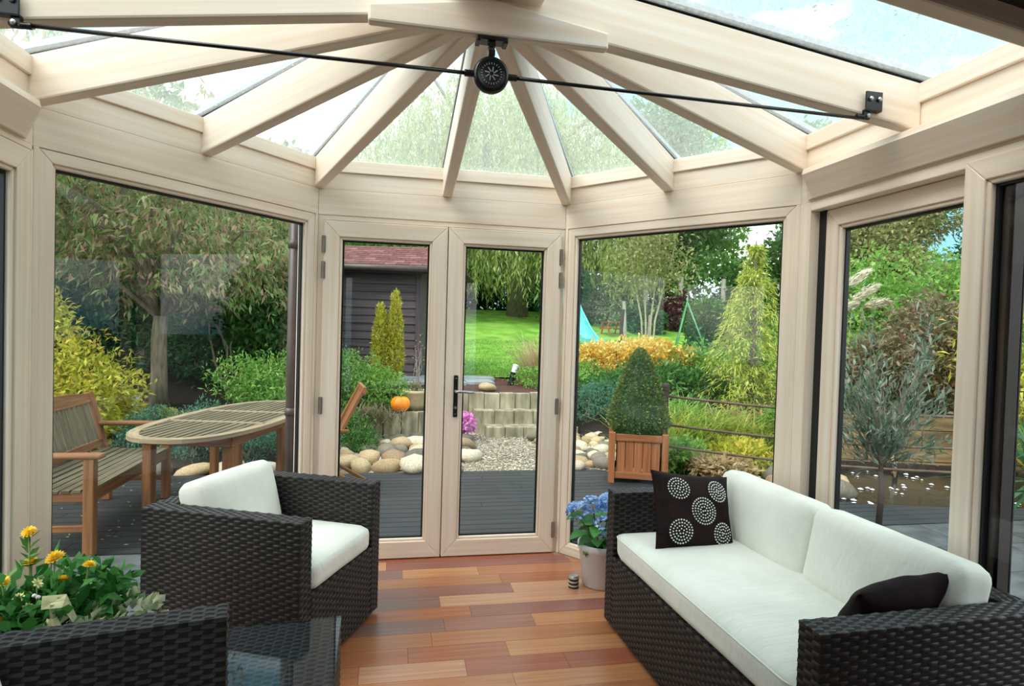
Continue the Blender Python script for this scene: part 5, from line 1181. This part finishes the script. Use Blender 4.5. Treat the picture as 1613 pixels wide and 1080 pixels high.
def big(name, lab, x, y, h, s, n, L, W, m, seed, lowest=.18, **kw):
    g = random.Random(seed); lob = []
    for i in range(9):
        t = i / 8; zc = h * (lowest + (1 - lowest) * (.15 + .75 * t)); r = s * (1.0 - .55 * abs(t - .35)); lob.append(((g.uniform(-.5, .5) * r, g.uniform(-.5, .5) * r, zc), (r * g.uniform(.6, .8), r * g.uniform(.6, .8), h * .16)))
    return tree(name, lab, (x, y, Z(x, y) - .1), [(0, 0, -.1), (.1, 0, h * .2), (0, .1, h * .45)], lob, n, L, W, m, seed, r=h * .022, **kw)
big('broadleaf_tree', 'tall green tree rising behind the far lawn, right of the willow', 13.4, 29.5, 10.0, 3.6, 14000, .32, .18, 'leaf_mid', 161, lowest=.34)
big('broadleaf_tree', 'tall bright green tree behind the golden conifer', 18.8, 25.0, 9.0, 3.4, 12000, .32, .18, 'leaf_mid', 162)
big('broadleaf_tree', 'tawny autumn tree seen through the right sliding door', 17.3, 18.6, 6.0, 2.4, 24000, .17, .09, 'leaf_brown', 163)
big('broadleaf_tree', 'green tree at the right, next to the tawny tree', 21.5, 17.3, 6.6, 2.5, 22000, .19, .10, 'leaf_mid', 164)
big('broadleaf_tree', 'dense dark tree far left beyond the tall hedge', -10.5, 19.5, 7.0, 3.4, 12000, .30, .17, 'leaf_dark', 165)
big('broadleaf_tree', 'tall mid green tree directly behind the cherry tree', -6.2, 17.0, 5.8, 2.6, 12000, .28, .15, 'leaf_mid', 166)
big('broadleaf_tree', 'green tree behind the shed roof', -4.2, 23.5, 6.0, 2.6, 10000, .30, .16, 'leaf_mid', 167)
big('broadleaf_tree', 'bushy green tree at the left edge of the side window', -9.0, 10.2, 5.2, 2.3, 10000, .22, .11, 'leaf_mid', 168)
big('broadleaf_tree', 'bright green tree beyond the far right hedge', 16.0, 33.0, 9.5, 3.8, 11000, .38, .22, 'leaf_bright', 169)
# multi-stemmed pale tree
mt = root('slender_tree', 'airy multi-stemmed tree with slender pale trunks on the lawn', 'tree', (7.0, 16.1, Z(7.0, 16.1)))
for i, (a, b) in enumerate(((-.35, 3.2), (-.1, 3.9), (.2, 3.6), (.45, 3.1))): part('trunk', MB().tube([(a * .35, 0, -.1), (a * .5, .05, 1.0), (a * 1.1, .1, 2.0), (a * 1.7, .1, b)], [.034, .028, .022, .010], 8), 'bark_pale', mt, smooth=True)
part('foliage', bush_mesh('slender_foliage', 2900, [((-.5, 0, 2.5), (.8, .8, 1.0)), ((.5, 0, 2.4), (.9, .8, .9)), ((0, 0, 3.4), (1.1, .9, 1.0))], .13, .06, 170, shell=.1, out=.3, rnd=1), 'leaf_brown', mt, kind='stuff')
# golden conifer with drooping sprays
gc = root('golden_conifer', 'golden drooping cedar with feathery tiered sprays', 'tree', (5.72, 9.0, Z(5.72, 9.0)))
rg = np.random.default_rng(5); P = []; Dv = []; sp = MB(); sp.tube([(0, 0, -.1), (.03, 0, 1.4), (0, 0, 2.85)], [.06, .04, .01], 8)
for k in range(230):
    t = rg.uniform(0, 1) ** 1.45; z = .10 + 2.72 * t; z = .10 + 2.72 * (np.floor(t * 15) / 15 + .03 * rg.uniform()); t = (z - .1) / 2.72; R_ = .03 + 1.12 * (1 - t) ** 1.05; a = rg.uniform(0, 2 * PI); d = np.array((math.cos(a), math.sin(a), 0)); m = 50; u = rg.uniform(.1, 1, m)
    p = np.array((0, 0, z)) + d * (R_ * u)[:, None] + np.stack((0 * u, 0 * u, .22 * R_ * np.sin(u * 2.4) - .50 * R_ * u ** 2.2), 1) + rg.normal(size=(m, 3)) * .035
    P.append(p); Dv.append(d * .7 + rg.normal(size=(m, 3)) * .5 + np.stack((0 * u, 0 * u, .2 - 1.1 * u), 1))
    if k % 4 == 0: sp.tube([(0, 0, z), tuple(d * R_ * .5 + np.array((0, 0, z + .12 * R_))), tuple(d * R_ + np.array((0, 0, z - .15 * R_)))], [.012, .008, .003], 5)
part('branches', sp, 'bark', gc, smooth=True); part('foliage', npmesh('conifer', *leaves(np.concatenate(P), np.concatenate(Dv), .10, .017, 3, .1)), 'leaf_conifer', gc, kind='stuff')
# border plants on the right
bush('orange_shrub', 'low spreading shrub in orange and yellow autumn leaf', (4.55, 10.9, Z(4.55, 10.9)), [((-.65, 0, .45), (.62, .5, .36)), ((.15, 0, .52), (.7, .55, .38)), ((.85, 0, .40), (.55, .5, .34))], 9000, .085, .045, 'leaf_orange', 181, out=.6, rnd=.8)
bush('ground_cover', 'green and red low ground cover in front of the orange shrub', (3.35, 10.2, Z(3.35, 10.2)), [((0, 0, .1), (.75, .6, .24)), ((.3, -.6, .1), (.6, .5, .22))], 5600, .07, .035, 'leaf_mid', 182)
bush('red_shrub', 'small red-leaved shrub at the left end of the orange shrub', (3.75, 11.5, Z(3.75, 11.5)), [((0, 0, .25), (.35, .3, .25))], 900, .08, .04, 'leaf_red', 186)
bush('low_conifer', 'dark blue green juniper above the white river stones', (2.95, 9.0, Z(3.1, 9.0)), [((0, 0, .22), (.6, .4, .28)), ((.4, .1, .3), (.5, .4, .25))], 4600, .05, .014, 'leaf_blue', 183, out=.6, rnd=.9)
bush('border_shrub', 'leafy green border clump behind the clipped box cone', (4.3, 9.6, Z(4.3, 9.6)), [((0, 0, .3), (.9, .5, .35)), ((.8, -.1, .3), (.6, .5, .3))], 5200, .11, .04, 'leaf_mid', 187)
for i, (x, y, n, L, m, lab) in enumerate(((3.75, 7.6, 420, 1.0, 'leaf_reed', 'tall green reeds right behind the fence post'), (4.35, 7.95, 420, .95, 'leaf_reed', 'yellow green reeds at the middle of the pond bank'), (4.9, 7.7, 380, .85, 'leaf_reed', 'yellow green reeds below the golden conifer'), (4.0, 8.5, 380, 1.15, 'leaf_bright', 'bright green tall reeds behind the pond'), (3.35, 7.2, 300, .65, 'leaf_reed', 'short reeds at the foot of the fence post'), (5.2, 8.3, 300, .9, 'leaf_tan', 'tan reeds beneath the golden conifer'))):
    tuft('reeds', lab, (x, y, Z(x, y) - (.0 if y > 7.5 else .05)), n, .24, L, .018, m, 190 + i, .35, .6, 'reeds')
for i, (x, y, s, h, m, lab) in enumerate(((3.55, 6.75, .42, .45, 'leaf_bright', 'bright green marsh plant in the pond by the planter'), (4.35, 6.95, .5, .40, 'leaf_gold', 'yellow green marsh plant in the middle of the pond'), (5.4, 7.6, .55, .55, 'leaf_bright', 'green leafy marsh plant at the right end of the pond bank'), (3.6, 6.2, .30, .30, 'leaf_tan', 'brownish dying marsh plant at the pond edge'), (6.6, 8.0, .7, .8, 'leaf_bright', 'bright green leafy clump above the pond sleepers'), (8.0, 7.4, .8, 1.1, 'leaf_mid', 'tall leafy clump above the right end of the sleepers'))):
    bush('marsh_plant', lab, (x, y, max(-.2, Z(x, y))), lob3(s, h, 4, 200 + i), 2400, .09, .035, m, 200 + i, stems=3, stem_mat='stem_green', stem_r=.008)
g = random.Random(31); rk2 = root('boulder_bed', 'grey boulders at the edge of the pond behind the sofa', kind='structure')
for x, y, r in ((4.3, 6.0, .20), (4.75, 5.75, .16), (3.95, 6.3, .15), (4.5, 6.4, .17), (5.1, 6.2, .12)): stone(x, y, r, 1.5, -.24, rk2)
bush('border_shrub', 'green leafy border clump behind the foot of the golden conifer', (6.3, 10.6, Z(6.3, 10.6)), [((0, 0, .4), (1.0, .5, .5)), ((-.8, .1, .35), (.7, .5, .4)), ((.9, .1, .4), (.8, .5, .5))], 6000, .11, .04, 'leaf_bright', 188)
# pampas, red bush, olive
pa = tuft('pampas_grass', 'pampas grass with creamy white plumes behind the red shrub', (6.80, 8.35, Z(6.80, 8.35)), 560, .22, 1.95, .016, 'leaf_reed', 210, .35, .7)
rg = np.random.default_rng(6); stl = MB()
for i, (a, b) in enumerate((((-.19, -.05, 2.18), (-.03, -.07, 2.41)), ((.02, -.09, 2.27), (.31, -.14, 2.49)), ((.10, -.11, 2.05), (.44, -.17, 2.26)), ((.27, -.14, 1.96), (.61, -.21, 2.05)), ((-.09, -.07, 1.89), (.13, -.11, 2.0)), ((-.95, .10, 2.02), (-.88, .09, 2.34)), ((-.34, -.03, 2.0), (-.27, -.03, 2.28)))):
    a = np.array(a); b = np.array(b); z0 = Z(6.8, 8.35); a[2] -= z0; b[2] -= z0; stl.tube([(a[0] * .1, a[1], 0), (a[0] * .45, a[1], a[2] * .55), tuple(a), tuple(a + (b - a) * .8)], .007, 5)
    n = 520; t = rg.uniform(0, 1, n); w = (.062 * np.sin(PI * np.clip(t * .85 + .12, 0, 1)))[:, None]
    part('plume', npmesh('plume', *leaves(a + (b - a) * t[:, None] + rg.normal(size=(n, 3)) * w * .55, np.tile(unit(b - a), (n, 1)) + rg.normal(size=(n, 3)) * .16 + np.array((0, 0, -.12)), .10, .013, i)), 'plume', pa)
part('stalks', stl, 'leaf_tan', pa)
bush('red_shrub', 'large brownish red leaved shrub behind the olive tree', (7.15, 7.35, Z(7.15, 7.35)), [((.1, 0, 1.0), (.9, .7, .75)), ((.25, 0, 1.7), (.5, .5, .5)), ((-.45, 0, 1.15), (.6, .6, .5)), ((.8, 0, 1.2), (.6, .6, .55))], 13000, .095, .040, 'leaf_red', 211, out=.4, rnd=.8)
ol = root('olive_tree', 'young olive tree with grey green leaves and a thin dark trunk on the patio', 'tree', (4.02, 4.40, ZD))
part('trunk', MB().tube([(0, 0, -.02), (.02, 0, .35), (.045, .05, .45), (.05, .05, .56)], [.026, .023, .020, .017], 10), 'post_dark', ol, smooth=True)
g = random.Random(12); tips = [(.06 + .46 * math.cos(a) * g.uniform(.5, 1), .05 + .46 * math.sin(a) * g.uniform(.5, 1), g.uniform(.66, 1.62)) for a in np.linspace(0, 12.3, 34)]
part('branches', branch_mb(tips, (.05, .05, .50), .010, 13, None, 5, .0), 'bark', ol, smooth=True)
rg = np.random.default_rng(14); P = []; Dv = []
for t in tips:
    m = 48; x = rg.uniform(.25, 1.10, m)[:, None]; v = np.array(t) - np.array((.05, .05, .50)); P.append(np.array((.05, .05, .50)) + v * x + rg.normal(size=(m, 3)) * .05); Dv.append(unit(v[None]) + rg.normal(size=(m, 3)) * .6 + np.array((0, 0, .25)))
part('foliage', npmesh('olive_leaves', *leaves(np.concatenate(P), np.concatenate(Dv), .100, .020, 3, .05)), 'leaf_olivegrey', ol, kind='stuff')
# far right: bamboo, cordyline and dark-leaved patio shrub
bm_b = bush('bamboo', 'yellow green bamboo thicket at the far right', (7.6, 5.9, -.1), [((0, 0, 1.6), (.9, .8, 1.0)), ((.7, 0, 2.4), (.9, .8, .9)), ((.3, 0, .8), (.9, .8, .7)), ((1.2, -.3, 1.5), (.9, .8, 1.2))], 9000, .15, .03, 'leaf_gold', 220, stems=14, stem_r=.018, stem_mat='stem_green', cat='bamboo')
tuft('cordyline', 'spiky green palm-like plant in front of the bamboo', (5.2, 4.05, .35), 90, .03, .75, .045, 'leaf_dark', 221, .9, .35, 'plant')
ole = bush('oleander', 'dark long-leaved patio shrub outside the right sliding door', (3.18, 2.12, ZD), [((0, 0, 1.0), (.35, .35, .35)), ((.1, 0, .65), (.30, .30, .3)), ((0, .1, 1.3), (.3, .3, .25))], 420, .17, .032, 'leaf_dark', 222, stems=9, stem_r=.010, shell=.2, out=.4)
